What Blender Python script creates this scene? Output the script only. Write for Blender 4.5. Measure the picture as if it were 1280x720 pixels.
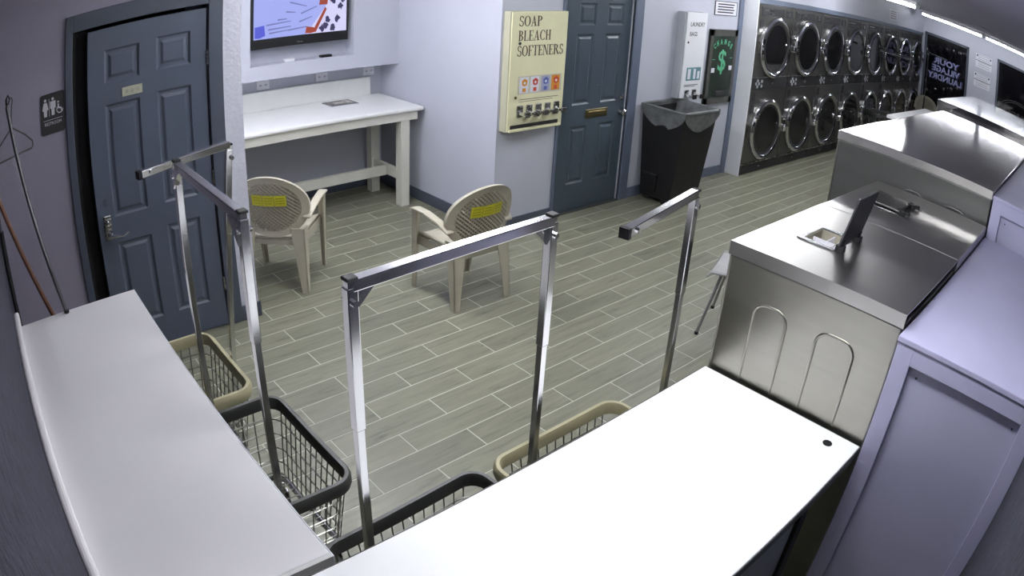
import bpy, math, random
from mathutils import Vector, Matrix
random.seed(7)
sc = bpy.context.scene
for o in list(bpy.data.objects): bpy.data.objects.remove(o)
COL = sc.collection
PI = math.pi

# ------------------------------------------------------------------ camera
cd = bpy.data.cameras.new('camera'); cam = bpy.data.objects.new('camera', cd); COL.objects.link(cam)
RGT = Vector((0.746352418614744, -0.6635609529571126, 0.05142887261617279))
DWN = Vector((-0.2582751211878587, -0.3599821371794405, -0.8964969730496134))
FWD = Vector((0.6133938612370675, 0.655819885808879, -0.44005482428250925))
m = Matrix.Identity(4)
for i in range(3):
    m[i][0] = RGT[i]; m[i][1] = -DWN[i]; m[i][2] = -FWD[i]
m[0][3], m[1][3], m[2][3] = 0.0, 0.0, 2.3
cam.matrix_world = m
cd.sensor_fit = 'HORIZONTAL'; cd.sensor_width = 36.0; cd.lens = 22.0
cd.clip_start = 0.02; cd.clip_end = 100
cd.type = 'PANO'                                   # a wide security-camera lens with barrel distortion
for h in (cd, getattr(cd, 'cycles', None)):
    try:
        h.panorama_type = 'FISHEYE_LENS_POLYNOMIAL'
        h.fisheye_fov = 2.6
        h.fisheye_polynomial_k0 = 0.0
        h.fisheye_polynomial_k1 = -0.038169658590697264
        h.fisheye_polynomial_k2 = -0.0002240475694712334
        h.fisheye_polynomial_k3 = 3.5852172415993776e-05
        h.fisheye_polynomial_k4 = -1.7609794138127844e-06
    except Exception:
        pass
sc.camera = cam

# ------------------------------------------------------------------ world, exposure
w = bpy.data.worlds.new('night'); sc.world = w; w.use_nodes = True
w.node_tree.nodes['Background'].inputs[0].default_value = (0.02, 0.022, 0.03, 1)
w.node_tree.nodes['Background'].inputs[1].default_value = 0.3
vs = sc.view_settings
vs.view_transform = 'Standard'; vs.look = 'None'; vs.gamma = 1.0; vs.exposure = 0.66
try: vs.use_curve_mapping = False
except Exception: pass
TUBE_POWER = 62.0

# ------------------------------------------------------------------ materials
MATS = {}
def mat(name, col, rough=0.5, metal=0.0, emit=None, estr=0.0, noise=0.0, nscale=(8, 8, 8), bump=0.0, bscale=60.0, spec=0.5, alpha=1.0, coat=0.0, rnoise=0.0):
    if name in MATS: return MATS[name]
    ma = bpy.data.materials.new(name); ma.use_nodes = True
    nt = ma.node_tree; b = nt.nodes['Principled BSDF']
    b.inputs['Base Color'].default_value = (*col, 1)
    b.inputs['Roughness'].default_value = rough; b.inputs['Metallic'].default_value = metal
    b.inputs['Specular IOR Level'].default_value = spec
    b.inputs['Alpha'].default_value = alpha
    b.inputs['Coat Weight'].default_value = coat
    if emit:
        b.inputs['Emission Color'].default_value = (*emit, 1); b.inputs['Emission Strength'].default_value = estr
    if noise or bump or rnoise:
        g = nt.nodes.new('ShaderNodeNewGeometry'); mp = nt.nodes.new('ShaderNodeMapping')
        nt.links.new(g.outputs['Position'], mp.inputs['Vector'])
    if noise or rnoise:
        mp.inputs['Scale'].default_value = nscale
        n = nt.nodes.new('ShaderNodeTexNoise'); n.inputs['Scale'].default_value = 1.0; n.inputs['Detail'].default_value = 5
        nt.links.new(mp.outputs[0], n.inputs['Vector'])
        if noise:
            r = nt.nodes.new('ShaderNodeMapRange'); r.inputs['To Min'].default_value = 1 - noise; r.inputs['To Max'].default_value = 1 + noise
            r.inputs['From Min'].default_value = 0.3; r.inputs['From Max'].default_value = 0.7
            nt.links.new(n.outputs['Fac'], r.inputs['Value'])
            mx = nt.nodes.new('ShaderNodeVectorMath'); mx.operation = 'SCALE'; mx.inputs[0].default_value = col
            nt.links.new(r.outputs[0], mx.inputs['Scale']); nt.links.new(mx.outputs[0], b.inputs['Base Color'])
        if rnoise:
            r2 = nt.nodes.new('ShaderNodeMapRange'); r2.inputs['To Min'].default_value = max(0.02, rough - rnoise); r2.inputs['To Max'].default_value = rough + rnoise
            r2.inputs['From Min'].default_value = 0.3; r2.inputs['From Max'].default_value = 0.7
            nt.links.new(n.outputs['Fac'], r2.inputs['Value']); nt.links.new(r2.outputs[0], b.inputs['Roughness'])
    if bump:
        n2 = nt.nodes.new('ShaderNodeTexNoise'); n2.inputs['Scale'].default_value = bscale; n2.inputs['Detail'].default_value = 4
        nt.links.new(g.outputs['Position'], n2.inputs['Vector'])
        bp = nt.nodes.new('ShaderNodeBump'); bp.inputs['Strength'].default_value = bump; bp.inputs['Distance'].default_value = 0.01
        nt.links.new(n2.outputs['Fac'], bp.inputs['Height']); nt.links.new(bp.outputs[0], b.inputs['Normal'])
    MATS[name] = ma
    return ma

def plank_material():
    ma = bpy.data.materials.new('wood_look_tile'); ma.use_nodes = True
    nt = ma.node_tree; b = nt.nodes['Principled BSDF']; L = nt.links.new
    g = nt.nodes.new('ShaderNodeNewGeometry'); oi = nt.nodes.new('ShaderNodeObjectInfo')
    add = nt.nodes.new('ShaderNodeMath'); L(oi.outputs['Random'], add.inputs[0]); L(g.outputs['Random Per Island'], add.inputs[1])
    cmb = nt.nodes.new('ShaderNodeCombineXYZ'); mul = nt.nodes.new('ShaderNodeMath'); mul.operation = 'MULTIPLY'; mul.inputs[1].default_value = 37.0
    L(add.outputs[0], mul.inputs[0]); L(mul.outputs[0], cmb.inputs[2])
    va = nt.nodes.new('ShaderNodeVectorMath'); L(g.outputs['Position'], va.inputs[0]); L(cmb.outputs[0], va.inputs[1])
    mp = nt.nodes.new('ShaderNodeMapping'); mp.inputs['Scale'].default_value = (3.0, 26, 1); L(va.outputs[0], mp.inputs['Vector'])
    n = nt.nodes.new('ShaderNodeTexNoise'); n.inputs['Scale'].default_value = 1; n.inputs['Detail'].default_value = 6; n.inputs['Roughness'].default_value = 0.65
    n.inputs['Distortion'].default_value = 0.6
    L(mp.outputs[0], n.inputs['Vector'])
    cr = nt.nodes.new('ShaderNodeValToRGB'); e = cr.color_ramp.elements
    e[0].position = 0.27; e[0].color = (0.076, 0.075, 0.052, 1); e[1].position = 0.68; e[1].color = (0.202, 0.202, 0.145, 1)
    k = e.new(0.42); k.color = (0.160, 0.159, 0.113, 1)
    L(n.outputs['Fac'], cr.inputs[0])
    mr = nt.nodes.new('ShaderNodeMapRange'); mr.inputs['To Min'].default_value = 0.90; mr.inputs['To Max'].default_value = 1.10
    fr = nt.nodes.new('ShaderNodeMath'); fr.operation = 'FRACT'; L(add.outputs[0], fr.inputs[0]); L(fr.outputs[0], mr.inputs['Value'])
    vm = nt.nodes.new('ShaderNodeVectorMath'); vm.operation = 'SCALE'; L(cr.outputs[0], vm.inputs[0]); L(mr.outputs[0], vm.inputs['Scale'])
    L(vm.outputs[0], b.inputs['Base Color']); b.inputs['Roughness'].default_value = 0.42
    bp = nt.nodes.new('ShaderNodeBump'); bp.inputs['Strength'].default_value = 0.12; bp.inputs['Distance'].default_value = 0.004
    L(n.outputs['Fac'], bp.inputs['Height']); L(bp.outputs[0], b.inputs['Normal'])
    return ma

PLANK = plank_material()
GROUT = mat('grout', (0.47, 0.47, 0.39), 0.8, noise=0.08)
WALL = mat('wall_paint', (0.48, 0.495, 0.565), 0.55, noise=0.03, nscale=(2, 2, 2), bump=0.12, bscale=90)
WALLD = mat('wall_paint_shaded', (0.28, 0.26, 0.33), 0.6, noise=0.05, nscale=(3, 3, 3), bump=0.1, bscale=70)  # restroom wall: weak lamp light there is put into the darker base colour
STUCCO = mat('stucco_shaded', (0.036, 0.036, 0.050), 0.85, noise=0.25, nscale=(30, 30, 30), bump=0.7, bscale=70, spec=0.15)  # walls at the camera corner, their shade put into the dark base colour
PILLAR = mat('stucco_white', (0.62, 0.62, 0.71), 0.6, noise=0.05, nscale=(30, 30, 30), bump=0.5, bscale=45)
CEIL = mat('ceiling_paint', (0.42, 0.41, 0.52), 0.8, noise=0.03)
SLATE = mat('slate_blue_paint', (0.075, 0.092, 0.130), 0.42, noise=0.05, nscale=(5, 5, 2), bump=0.03, bscale=120)
SLATE2 = mat('slate_teal_paint', (0.050, 0.070, 0.092), 0.42, noise=0.05, nscale=(5, 5, 2), bump=0.03, bscale=120)
TRIM = mat('slate_trim', (0.060, 0.072, 0.100), 0.45, noise=0.05)
TRIMB = mat('blue_trim', (0.11, 0.135, 0.19), 0.45, noise=0.05)
BLACK = mat('black_plastic', (0.009, 0.009, 0.010), 0.5, noise=0.1, spec=0.3)
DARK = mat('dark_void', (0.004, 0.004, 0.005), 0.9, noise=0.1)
DGREY = mat('dark_grey_plastic', (0.045, 0.047, 0.045), 0.45, noise=0.1)
LAM = mat('white_laminate', (0.72, 0.70, 0.71), 0.38, noise=0.03, nscale=(2, 2, 2))
LAMW = mat('bright_white_laminate', (0.88, 0.88, 0.88), 0.35, noise=0.01, nscale=(2, 2, 2))
LAMEDGE = mat('laminate_edge', (0.55, 0.54, 0.53), 0.5, noise=0.05)
DESKW = mat('desk_white', (0.80, 0.80, 0.78), 0.4, noise=0.02)
DESKC = mat('desk_cream_paint', (0.62, 0.61, 0.54), 0.5, noise=0.03)
CHROME = mat('chrome', (0.78, 0.78, 0.80), 0.10, 1.0, rnoise=0.06, nscale=(10, 10, 60))
CARTC = mat('cart_chrome', (0.80, 0.80, 0.80), 0.17, 1.0, noise=0.02, nscale=(10, 10, 40))
CHROMED = mat('chrome_dull', (0.45, 0.45, 0.46), 0.25, 1.0, rnoise=0.1, nscale=(20, 20, 60))
STEEL = mat('brushed_stainless', (0.53, 0.52, 0.50), 0.33, 1.0, noise=0.02, nscale=(260, 6, 6), rnoise=0.02)
STEELP = mat('polished_stainless', (0.50, 0.49, 0.48), 0.10, 1.0, noise=0.02, nscale=(40, 6, 6))
STEELS = mat('stainless_side', (0.40, 0.39, 0.345), 0.36, 1.0, noise=0.04, nscale=(3, 3, 30), rnoise=0.05)
STEELD = mat('dark_stainless', (0.13, 0.128, 0.12), 0.36, 0.8, noise=0.08, nscale=(4, 4, 30), rnoise=0.05)
BEIGE = mat('beige_plastic', (0.44, 0.41, 0.32), 0.42, noise=0.05)
BEIGED = mat('beige_plastic_weave', (0.33, 0.30, 0.23), 0.5, noise=0.08)
TANRIM = mat('tan_rubber', (0.36, 0.33, 0.20), 0.5, noise=0.1)
DKRIM = mat('charcoal_rubber', (0.035, 0.036, 0.033), 0.45, noise=0.1)
WIRE = mat('plated_wire', (0.22, 0.22, 0.20), 0.3, 1.0, noise=0.1)
WIRED = mat('dark_wire', (0.045, 0.045, 0.042), 0.4, 0.6, noise=0.1)
YELLOW = mat('yellow_sticker', (0.55, 0.52, 0.02), 0.5, noise=0.1, nscale=(60, 60, 60))
YELLOWD = mat('yellow_sticker_print', (0.33, 0.33, 0.02), 0.5, noise=0.1)
CREAM = mat('cream_enamel', (0.74, 0.72, 0.48), 0.4, noise=0.03)
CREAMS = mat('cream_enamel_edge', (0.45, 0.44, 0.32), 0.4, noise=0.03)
WHITEP = mat('white_enamel', (0.74, 0.75, 0.78), 0.4, noise=0.02)
GREYP = mat('grey_enamel', (0.35, 0.37, 0.40), 0.4, noise=0.02)
PAPER = mat('paper', (0.70, 0.70, 0.76), 0.7, noise=0.03)
INK = mat('ink', (0.02, 0.02, 0.022), 0.6, noise=0.1)
INKB = mat('brown_ink', (0.06, 0.035, 0.02), 0.6, noise=0.1)
GREEN = mat('green_print', (0.09, 0.36, 0.20), 0.5, noise=0.1)
DKGREEN = mat('dark_green_panel', (0.012, 0.022, 0.015), 0.4, noise=0.2)
GLASSD = mat('dark_door_glass', (0.012, 0.012, 0.013), 0.06, spec=0.6, noise=0.2)
NIGHT = mat('night_window_glass', (0.003, 0.003, 0.005), 0.05, spec=0.6, noise=0.2)
LETTER = mat('window_letter_vinyl', (0.30, 0.31, 0.52), 0.5, emit=(0.4, 0.42, 0.8), estr=0.0, noise=0.05)
LETTERD = mat('window_letter_navy', (0.03, 0.03, 0.10), 0.5, noise=0.05)
BAG = mat('grey_bin_liner', (0.13, 0.135, 0.14), 0.22, noise=0.25, nscale=(14, 14, 14), bump=0.6, bscale=25)
BULK = mat('bulkhead_lavender_paint', (0.44, 0.43, 0.60), 0.45, noise=0.03, nscale=(4, 4, 4))
BULKP = mat('bulkhead_panel_paint', (0.41, 0.405, 0.55), 0.5, noise=0.03, nscale=(4, 4, 4))
BROWN = mat('brown_wood_handle', (0.13, 0.055, 0.03), 0.5, noise=0.2, nscale=(40, 40, 6))
TUBE = mat('fluorescent_tube', (0.9, 0.9, 0.9), 0.4, emit=(0.95, 0.97, 1.0), estr=TUBE_POWER, noise=0.01)
REDB = mat('signal_red', (0.5, 0.06, 0.03), 0.5, noise=0.1)
BLUEB = mat('package_blue', (0.08, 0.12, 0.35), 0.5, noise=0.1)
ORANGE = mat('package_orange', (0.6, 0.25, 0.03), 0.5, noise=0.1)
TRAY = mat('soap_tray_beige', (0.30, 0.28, 0.22), 0.5, noise=0.1)
BRASS = mat('aged_brass', (0.40, 0.33, 0.18), 0.3, 1.0, noise=0.1)
TEAL = mat('teal_print', (0.10, 0.22, 0.25), 0.4, noise=0.1)
def emis(name, c, s):
    return mat(name, (0.02, 0.02, 0.02), 0.3, emit=c, estr=s, noise=0.02)
SCR = emis('screen_pale_blue', (0.40, 0.46, 0.98), 0.55)
SCRW = emis('screen_white', (0.70, 0.68, 0.98), 0.58)
SCRR = emis('screen_rust', (0.50, 0.07, 0.03), 0.42)
SCRD = emis('screen_dark_figures', (0.03, 0.02, 0.10), 0.6)
SCRB = emis('screen_blue_logo', (0.10, 0.12, 0.8), 0.5)
SCRL = emis('screen_line_blue', (0.20, 0.22, 0.55), 0.5)

# ------------------------------------------------------------------ mesh helper
def tag(o, label=None, cat=None, group=None, kind=None):
    if label: o['label'] = label
    if cat: o['category'] = cat
    if group: o['group'] = group
    if kind: o['kind'] = kind
    return o
def thing(name, label, cat, loc=(0, 0, 0), rz=0, group=None, kind=None):
    o = bpy.data.objects.new(name, None); o.empty_display_size = 0.1; COL.objects.link(o)
    o.location = loc; o.rotation_euler = (0, 0, rz)
    return tag(o, label, cat, group, kind)
def root_of(o):
    while o.parent: o = o.parent
    return o

class MB:
    def __init__(s): s.v = []; s.f = []; s.cuts = []
    def add(s, vs, fs):
        s.cuts.append((len(s.v), len(s.f))); n = len(s.v); s.v += [tuple(p) for p in vs]; s.f += [tuple(i + n for i in q) for q in fs]; return s
    def box(s, x0, x1, y0, y1, z0, z1):
        return s.add([(x0, y0, z0), (x1, y0, z0), (x1, y1, z0), (x0, y1, z0), (x0, y0, z1), (x1, y0, z1), (x1, y1, z1), (x0, y1, z1)],
                     [(0, 3, 2, 1), (4, 5, 6, 7), (0, 1, 5, 4), (1, 2, 6, 5), (2, 3, 7, 6), (3, 0, 4, 7)])
    def hexa(s, a, b):      # two quads (lists of 4 points), bottom and top
        return s.add(list(a) + list(b), [(0, 3, 2, 1), (4, 5, 6, 7), (0, 1, 5, 4), (1, 2, 6, 5), (2, 3, 7, 6), (3, 0, 4, 7)])
    def loft(s, rings, cap=True, closed=False):
        n = len(rings[0]); vs = [p for r in rings for p in r]; fs = []
        m_ = len(rings)
        for i in range(m_ if closed else m_ - 1):
            j = (i + 1) % m_
            for k in range(n):
                l = (k + 1) % n; fs.append((i * n + k, i * n + l, j * n + l, j * n + k))
        if cap and not closed:
            fs.append(tuple(range(n - 1, -1, -1))); fs.append(tuple((m_ - 1) * n + k for k in range(n)))
        return s.add(vs, fs)
    def tube(s, pts, r, n=8, closed=False, square=False, up=None):
        P = [Vector(p) for p in pts]; rings = []; N = len(P); ref = None
        rs = r if isinstance(r, (list, tuple)) else [r] * N
        for i, p in enumerate(P):
            if closed: t = (P[(i + 1) % N] - P[i - 1]).normalized()
            elif i == 0: t = (P[1] - P[0]).normalized()
            elif i == N - 1: t = (P[-1] - P[-2]).normalized()
            else: t = ((P[i + 1] - p).normalized() + (p - P[i - 1]).normalized()).normalized()
            if ref is None:
                ref = Vector(up) if up else (Vector((0, 0, 1)) if abs(t.z) < 0.9 else Vector((0, 1, 0)))
            a = (ref - t * ref.dot(t))
            if a.length < 1e-6: a = t.orthogonal()
            a.normalize(); b = t.cross(a); ref = a
            k = 4 if square else n; off = PI / 4 if square else 0; q = rs[i] * (math.sqrt(2) if square else 1)
            rings.append([p + a * (q * math.cos(off + 2 * PI * j / k)) + b * (q * math.sin(off + 2 * PI * j / k)) for j in range(k)])
        return s.loft(rings, True, closed)
    def lathe(s, prof, c=(0, 0, 0), axis='z', n=24, sign=1, closed=False):
        rings = []
        for r, h in prof:
            ring = []
            for k in range(n):
                a = 2 * PI * k / n; x, y = r * math.cos(a), r * math.sin(a)
                if axis == 'z': ring.append((c[0] + x, c[1] + y, c[2] + h))
                elif axis == 'y': ring.append((c[0] + x, c[1] + h * sign, c[2] + y))
                else: ring.append((c[0] + h * sign, c[1] + x, c[2] + y))
            rings.append(ring)
        return s.loft(rings, not closed, closed)
    def plate(s, poly, axis, h0, h1):   # extrude 2D polygon; axis 'y': (x,z), 'x': (y,z), 'z': (x,y)
        def P(p, h):
            return (p[0], h, p[1]) if axis == 'y' else ((h, p[0], p[1]) if axis == 'x' else (p[0], p[1], h))
        return s.loft([[P(p, h0) for p in poly], [P(p, h1) for p in poly]])
    def build(s, name, ma, parent=None, world=True, smooth=False, bevel=0.0, loc=None, sub=0, solid=0.0):
        off = Vector((0, 0, 0))
        if parent is not None and world: off = root_of(parent).location
        if parent is None and loc is not None: off = Vector(loc)
        me = bpy.data.meshes.new(name); me.from_pydata([tuple(Vector(p) - off) for p in s.v], [], s.f)
        me.validate(); me.update()
        me.materials.append(ma)
        import bmesh
        bm = bmesh.new(); bm.from_mesh(me); bmesh.ops.recalc_face_normals(bm, faces=bm.faces); bm.to_mesh(me); bm.free()
        if smooth:
            me.shade_smooth()
            try: me.set_sharp_from_angle(angle=math.radians(40))
            except Exception: pass
        o = bpy.data.objects.new(name, me); COL.objects.link(o)
        if parent is not None: o.parent = parent
        elif loc is not None: o.location = loc
        if solid:
            md = o.modifiers.new('solid', 'SOLIDIFY'); md.thickness = solid; md.offset = 0
        if bevel:
            md = o.modifiers.new('bevel', 'BEVEL'); md.width = bevel; md.segments = 2; md.limit_method = 'ANGLE'; md.angle_limit = math.radians(40)
        if sub:
            md = o.modifiers.new('sub', 'SUBSURF'); md.levels = sub; md.render_levels = sub
        return o

def each(mb, name, ma, parent, **k):
    """every added piece becomes an object of its own"""
    out = []; cs = mb.cuts + [(len(mb.v), len(mb.f))]
    for (v0, f0), (v1, f1) in zip(cs[:-1], cs[1:]):
        m_ = MB(); m_.v = mb.v[v0:v1]; m_.f = [tuple(i - v0 for i in q) for q in mb.f[f0:f1]]
        out.append(m_.build(name, ma, parent, **k))
    return out
def fine(o): o['kind'] = 'stuff'; return o

def text_part(name, body, ma, parent, origin, size, plane='-y', sx=1.0, align='LEFT', world=True, ext=0.0006, rot2=0.0, bold=0.0):
    cu = bpy.data.curves.new(name, 'FONT'); cu.body = body; cu.size = size; cu.align_x = align; cu.extrude = ext; cu.offset = bold
    cu.resolution_u = 2
    t = bpy.data.objects.new(name + '_tmp', cu); COL.objects.link(t)
    bpy.context.view_layer.update()
    me = bpy.data.meshes.new_from_object(t.evaluated_get(bpy.context.evaluated_depsgraph_get()))
    bpy.data.objects.remove(t); bpy.data.curves.remove(cu)
    S = Matrix.Diagonal((sx, 1, 1, 1)); R2 = Matrix.Rotation(rot2, 4, 'Z')
    if plane == '-y': R = Matrix.Rotation(PI / 2, 4, 'X')
    elif plane == 'window': R = Matrix(((0, 0, 1, 0), (1, 0, 0, 0), (0, 1, 0, 0), (0, 0, 0, 1)))   # letters run along +y, read from outside (+x)
    elif plane == '-x': R = Matrix(((0, 0, -1, 0), (-1, 0, 0, 0), (0, 1, 0, 0), (0, 0, 0, 1)))
    else: R = Matrix.Identity(4)
    off = root_of(parent).location if (parent is not None and world) else Vector((0, 0, 0))
    me.transform(Matrix.Translation(Vector(origin) - off) @ R @ R2 @ S)
    me.materials.clear(); me.materials.append(ma)
    o = bpy.data.objects.new(name, me); COL.objects.link(o); o.parent = parent
    return o

def copy_tree(o, parent=None):
    c = o.copy(); COL.objects.link(c)
    if parent is not None: c.parent = parent
    for ch in list(o.children): copy_tree(ch, c)
    return c
def struct(name, mb, ma, parent=None, **k):
    o = mb.build(name, ma, parent, **k)
    if parent is None: o['kind'] = 'structure'
    return o

# ================================================================== THE ROOM
XL, XE = -0.11, 14.5            # left wall, far end wall
YN = -0.15                      # wall behind the camera
YR, YS, YD = 4.106, 4.285, 4.085  # restroom wall, soap wall, dryer front
ZC = 2.56
YTV, YREC = 5.70, 6.0
XA0, XA1 = 1.58, 3.742          # alcove left and right

fl = struct('floor', MB().box(XL - .1, XE + .1, YN - .1, YREC + .1, -0.1, 0.0), GROUT)
# wood-look tile planks
PW, PL, GAP = 0.1645, 0.615, 0.0065
cands = []
r0 = -22
for r in range(-22, 22):
    y1 = 3.163 + r * PW; y0 = y1 - PW
    if y1 < YN or y0 > YREC: continue
    xo = 1.620 + (0 if r % 2 == 0 else PL / 2)
    k0 = int(math.floor((XL - xo) / PL)) - 1
    for k in range(k0, k0 + 28):
        x0 = xo + k * PL; x1 = x0 + PL
        lo, hi = XL, XE
        if y0 > YS - 0.02: lo, hi = XA0, XA1
        if y0 > YR - 0.02 and y0 <= YS - 0.02: lo, hi = XA0, XE
        a, b = max(x0, lo), min(x1, hi); c, d = max(y0, YN), min(y1, YREC)
        if b - a < 0.03 or d - c < 0.02: continue
        cands.append((a + GAP / 2, b - GAP / 2, c + GAP / 2, d - GAP / 2, abs(b - a - PL) < 1e-6 and abs(d - c - PW) < 1e-6))
def rank(q):
    cx, cy = (q[0] + q[1]) / 2, (q[2] + q[3]) / 2
    s = math.hypot(cx, cy)
    if cy < 1.25 or cx < 0.65 or (cx < 1.0 and cy < 2.4) or (cx > 2.3 and cy < 1.3): s += 40
    if cy > 1.3 and cx > 3.0 and cy < 0.50 * (cx - 0.2): s += 20
    if cx > 7.5: s += 6
    return s
cands.sort(key=rank)
full_me = None
rest = MB()
PT = 0.0010
for i, (a, b, c, d, full) in enumerate(cands):
    if i >= 300:
        rest.add([(a, c, 0), (b, c, 0), (b, d, 0), (a, d, 0), (a + .001, c + .001, PT), (b - .001, c + .001, PT), (b - .001, d - .001, PT), (a + .001, d - .001, PT)],
                 [(4, 5, 6, 7), (0, 1, 5, 4), (1, 2, 6, 5), (2, 3, 7, 6), (3, 0, 4, 7)]); continue
    if full and full_me is not None:
        o = bpy.data.objects.new('plank', full_me); COL.objects.link(o); o.parent = fl; o.location = (a, c, 0); continue
    W, H = b - a, d - c
    o = MB().add([(0, 0, 0), (W, 0, 0), (W, H, 0), (0, H, 0), (.001, .001, PT), (W - .001, .001, PT), (W - .001, H - .001, PT), (.001, H - .001, PT)],
                 [(4, 5, 6, 7), (0, 1, 5, 4), (1, 2, 6, 5), (2, 3, 7, 6), (3, 0, 4, 7)]).build('plank', PLANK, fl, world=False)
    o.location = (a, c, 0)
    if full: full_me = o.data
tag(rest.build('plank_field', PLANK, fl), kind='stuff')

struct('ceiling', MB().box(XL - .1, XE + .1, YN - .1, YREC + .1, ZC, ZC + .1), CEIL)
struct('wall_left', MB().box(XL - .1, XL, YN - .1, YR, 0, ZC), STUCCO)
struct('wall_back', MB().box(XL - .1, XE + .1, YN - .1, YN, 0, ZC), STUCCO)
DX0, DX1, DZ = 0.475, 1.362, 2.055      # restroom door opening
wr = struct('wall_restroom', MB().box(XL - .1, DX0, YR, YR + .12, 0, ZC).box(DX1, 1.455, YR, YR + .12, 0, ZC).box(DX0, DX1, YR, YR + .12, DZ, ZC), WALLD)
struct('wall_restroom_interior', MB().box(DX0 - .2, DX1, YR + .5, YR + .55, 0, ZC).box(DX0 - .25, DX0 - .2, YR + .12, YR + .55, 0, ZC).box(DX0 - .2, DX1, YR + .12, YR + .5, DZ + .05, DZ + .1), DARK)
struct('wall_pillar', MB().box(1.455, XA0, YR - 0.004, YTV, 0, ZC), PILLAR)
struct('wall_alcove_right', MB().box(XA1, XA1 + .12, YS + .14, YREC + .1, 0, ZC), WALL)
NX0, NX1, NZ0, NZ1 = 2.275, 3.268, 1.357, 2.2
struct('wall_alcove_upper', MB().box(XA0, NX0, YTV, YREC, 1.232, ZC).box(NX1, XA1, YTV, YREC, 1.232, ZC).box(NX0, NX1, YTV, YREC, 1.232, NZ0)
       .box(NX0, NX1, YTV, YREC, NZ1, ZC).box(NX0, NX1, YTV + .14, YREC, NZ0, NZ1), WALL)
struct('wall_alcove_lower', MB().box(XA0, XA1, YREC, YREC + .1, 0, 1.232), WALL)
SX0, SX1, SZ = 4.43, 5.335, 2.06      # soap door opening
struct('wall_soap', MB().box(XA1, SX0, YS, YS + .14, 0, ZC).box(SX1, 7.27, YS, YS + .14, 0, ZC).box(SX0, SX1, YS, YS + .14, SZ, ZC), WALL)
struct('wall_dryer', MB().box(7.27, XE, YD, YD + .3, 2.10, ZC).box(7.27, XE, YD + 0.28, YD + 0.4, 0, 2.1), WALL)
struct('trim_1', MB().box(7.27, XE, YD - .012, YD + .05, 2.035, 2.10), TRIMB, bevel=.003)
struct('trim_2', MB().box(7.252, 7.27, YD - .005, YS + .1, 0, 2.3), WHITEP)          # white end panel of the dryer bank
struct('trim_3', MB().box(7.165, 7.25, YS - .02, YS, 0, ZC), TRIMB)
WY0, WY1, WZ0, WZ1 = 2.93, 4.03, 0.45, 2.15
VY0, VY1, VZ1 = 0.0, 2.20, 2.17
struct('wall_end', MB().box(XE, XE + .15, YN, VY0, 0, ZC).box(XE, XE + .15, VY1, WY0, 0, ZC).box(XE, XE + .15, WY1, YD + .4, 0, ZC)
       .box(XE, XE + .15, VY0, VY1, 0, WZ0).box(XE, XE + .15, VY0, VY1, VZ1, ZC).box(XE, XE + .15, WY0, WY1, 0, WZ0).box(XE, XE + .15, WY0, WY1, WZ1, ZC), WALL)
# skirting
struct('baseboard_alcove_right', MB().box(XA1 - .014, XA1, YS + .0, YREC, 0, .105), TRIM, bevel=.003)
struct('baseboard_alcove_back', MB().box(XA0, XA1 - .014, YREC - .014, YREC, 0, .105), TRIM, bevel=.003)
struct('baseboard_pillar', MB().box(1.455, XA0 + .012, YR - .018, YR - .004, 0, .105), TRIM, bevel=.003)
struct('baseboard_soap_left', MB().box(XA1 - .014, SX0 - .03, YS - .014, YS, 0, .105), TRIM, bevel=.003)
struct('baseboard_soap_right', MB().box(SX1 + .13, 7.165, YS - .014, YS, 0, .105), TRIMB, bevel=.003)
struct('baseboard_restroom', MB().box(XL, DX0 - .06, YR - .014, YR, 0, .105), TRIM, bevel=.003)

# windows in the end wall
def window(n, y0, y1, z0, z1):
    r = thing('window_%d' % n, None, None, (XE, (y0 + y1) / 2, z0), kind='structure')
    f = .05
    each(MB().box(XE - .02, XE + .06, y0, y0 + f, z0, z1).box(XE - .02, XE + .06, y1 - f, y1, z0, z1).box(XE - .02, XE + .06, y0, y1, z0, z0 + f).box(XE - .02, XE + .06, y0, y1, z1 - f, z1), 'window_frame', TRIM, r)
    MB().box(XE + .02, XE + .03, y0 + f, y1 - f, z0 + f, z1 - f).build('pane', NIGHT, r)
    return r
w1 = window(1, WY0, WY1, WZ0, WZ1)
w2 = window(2, VY0, VY1, WZ0, VZ1)
for txt, z, yy, wd in (('YOUR', 1.55, 3.48, 1.22), ('VILLAGE', 1.385, 3.48, 1.0), ('LAUNDRY', 1.215, 3.48, 1.02)):
    text_part('lettering', txt, LETTERD, w1, (XE + .0185, yy, z - .004), .185, 'window', wd, 'CENTER', bold=.012, ext=.0004)
    text_part('lettering', txt, LETTER, w1, (XE + .0175, yy, z), .175, 'window', wd, 'CENTER', bold=.003, ext=.0004)
# faint arch emblem on the second window
arc = MB()
for rr in (.42, .36):
    arc.tube([(XE + .016, 1.62 + rr * math.cos(a) * 1.1, 1.18 + rr * .62 * math.sin(a)) for a in [PI * (.05 + .9 * i / 20) for i in range(21)]], .008, 5)
arc.build('arch_emblem', mat('faint_emblem', (.05, .04, .045), .5, noise=.1), w2)
text_part('lettering', 'LAUNDRY', mat('faint_emblem', (.05, .04, .045)), w2, (XE + .016, 1.62, 1.12), .14, 'window', 1, 'CENTER')

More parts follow.
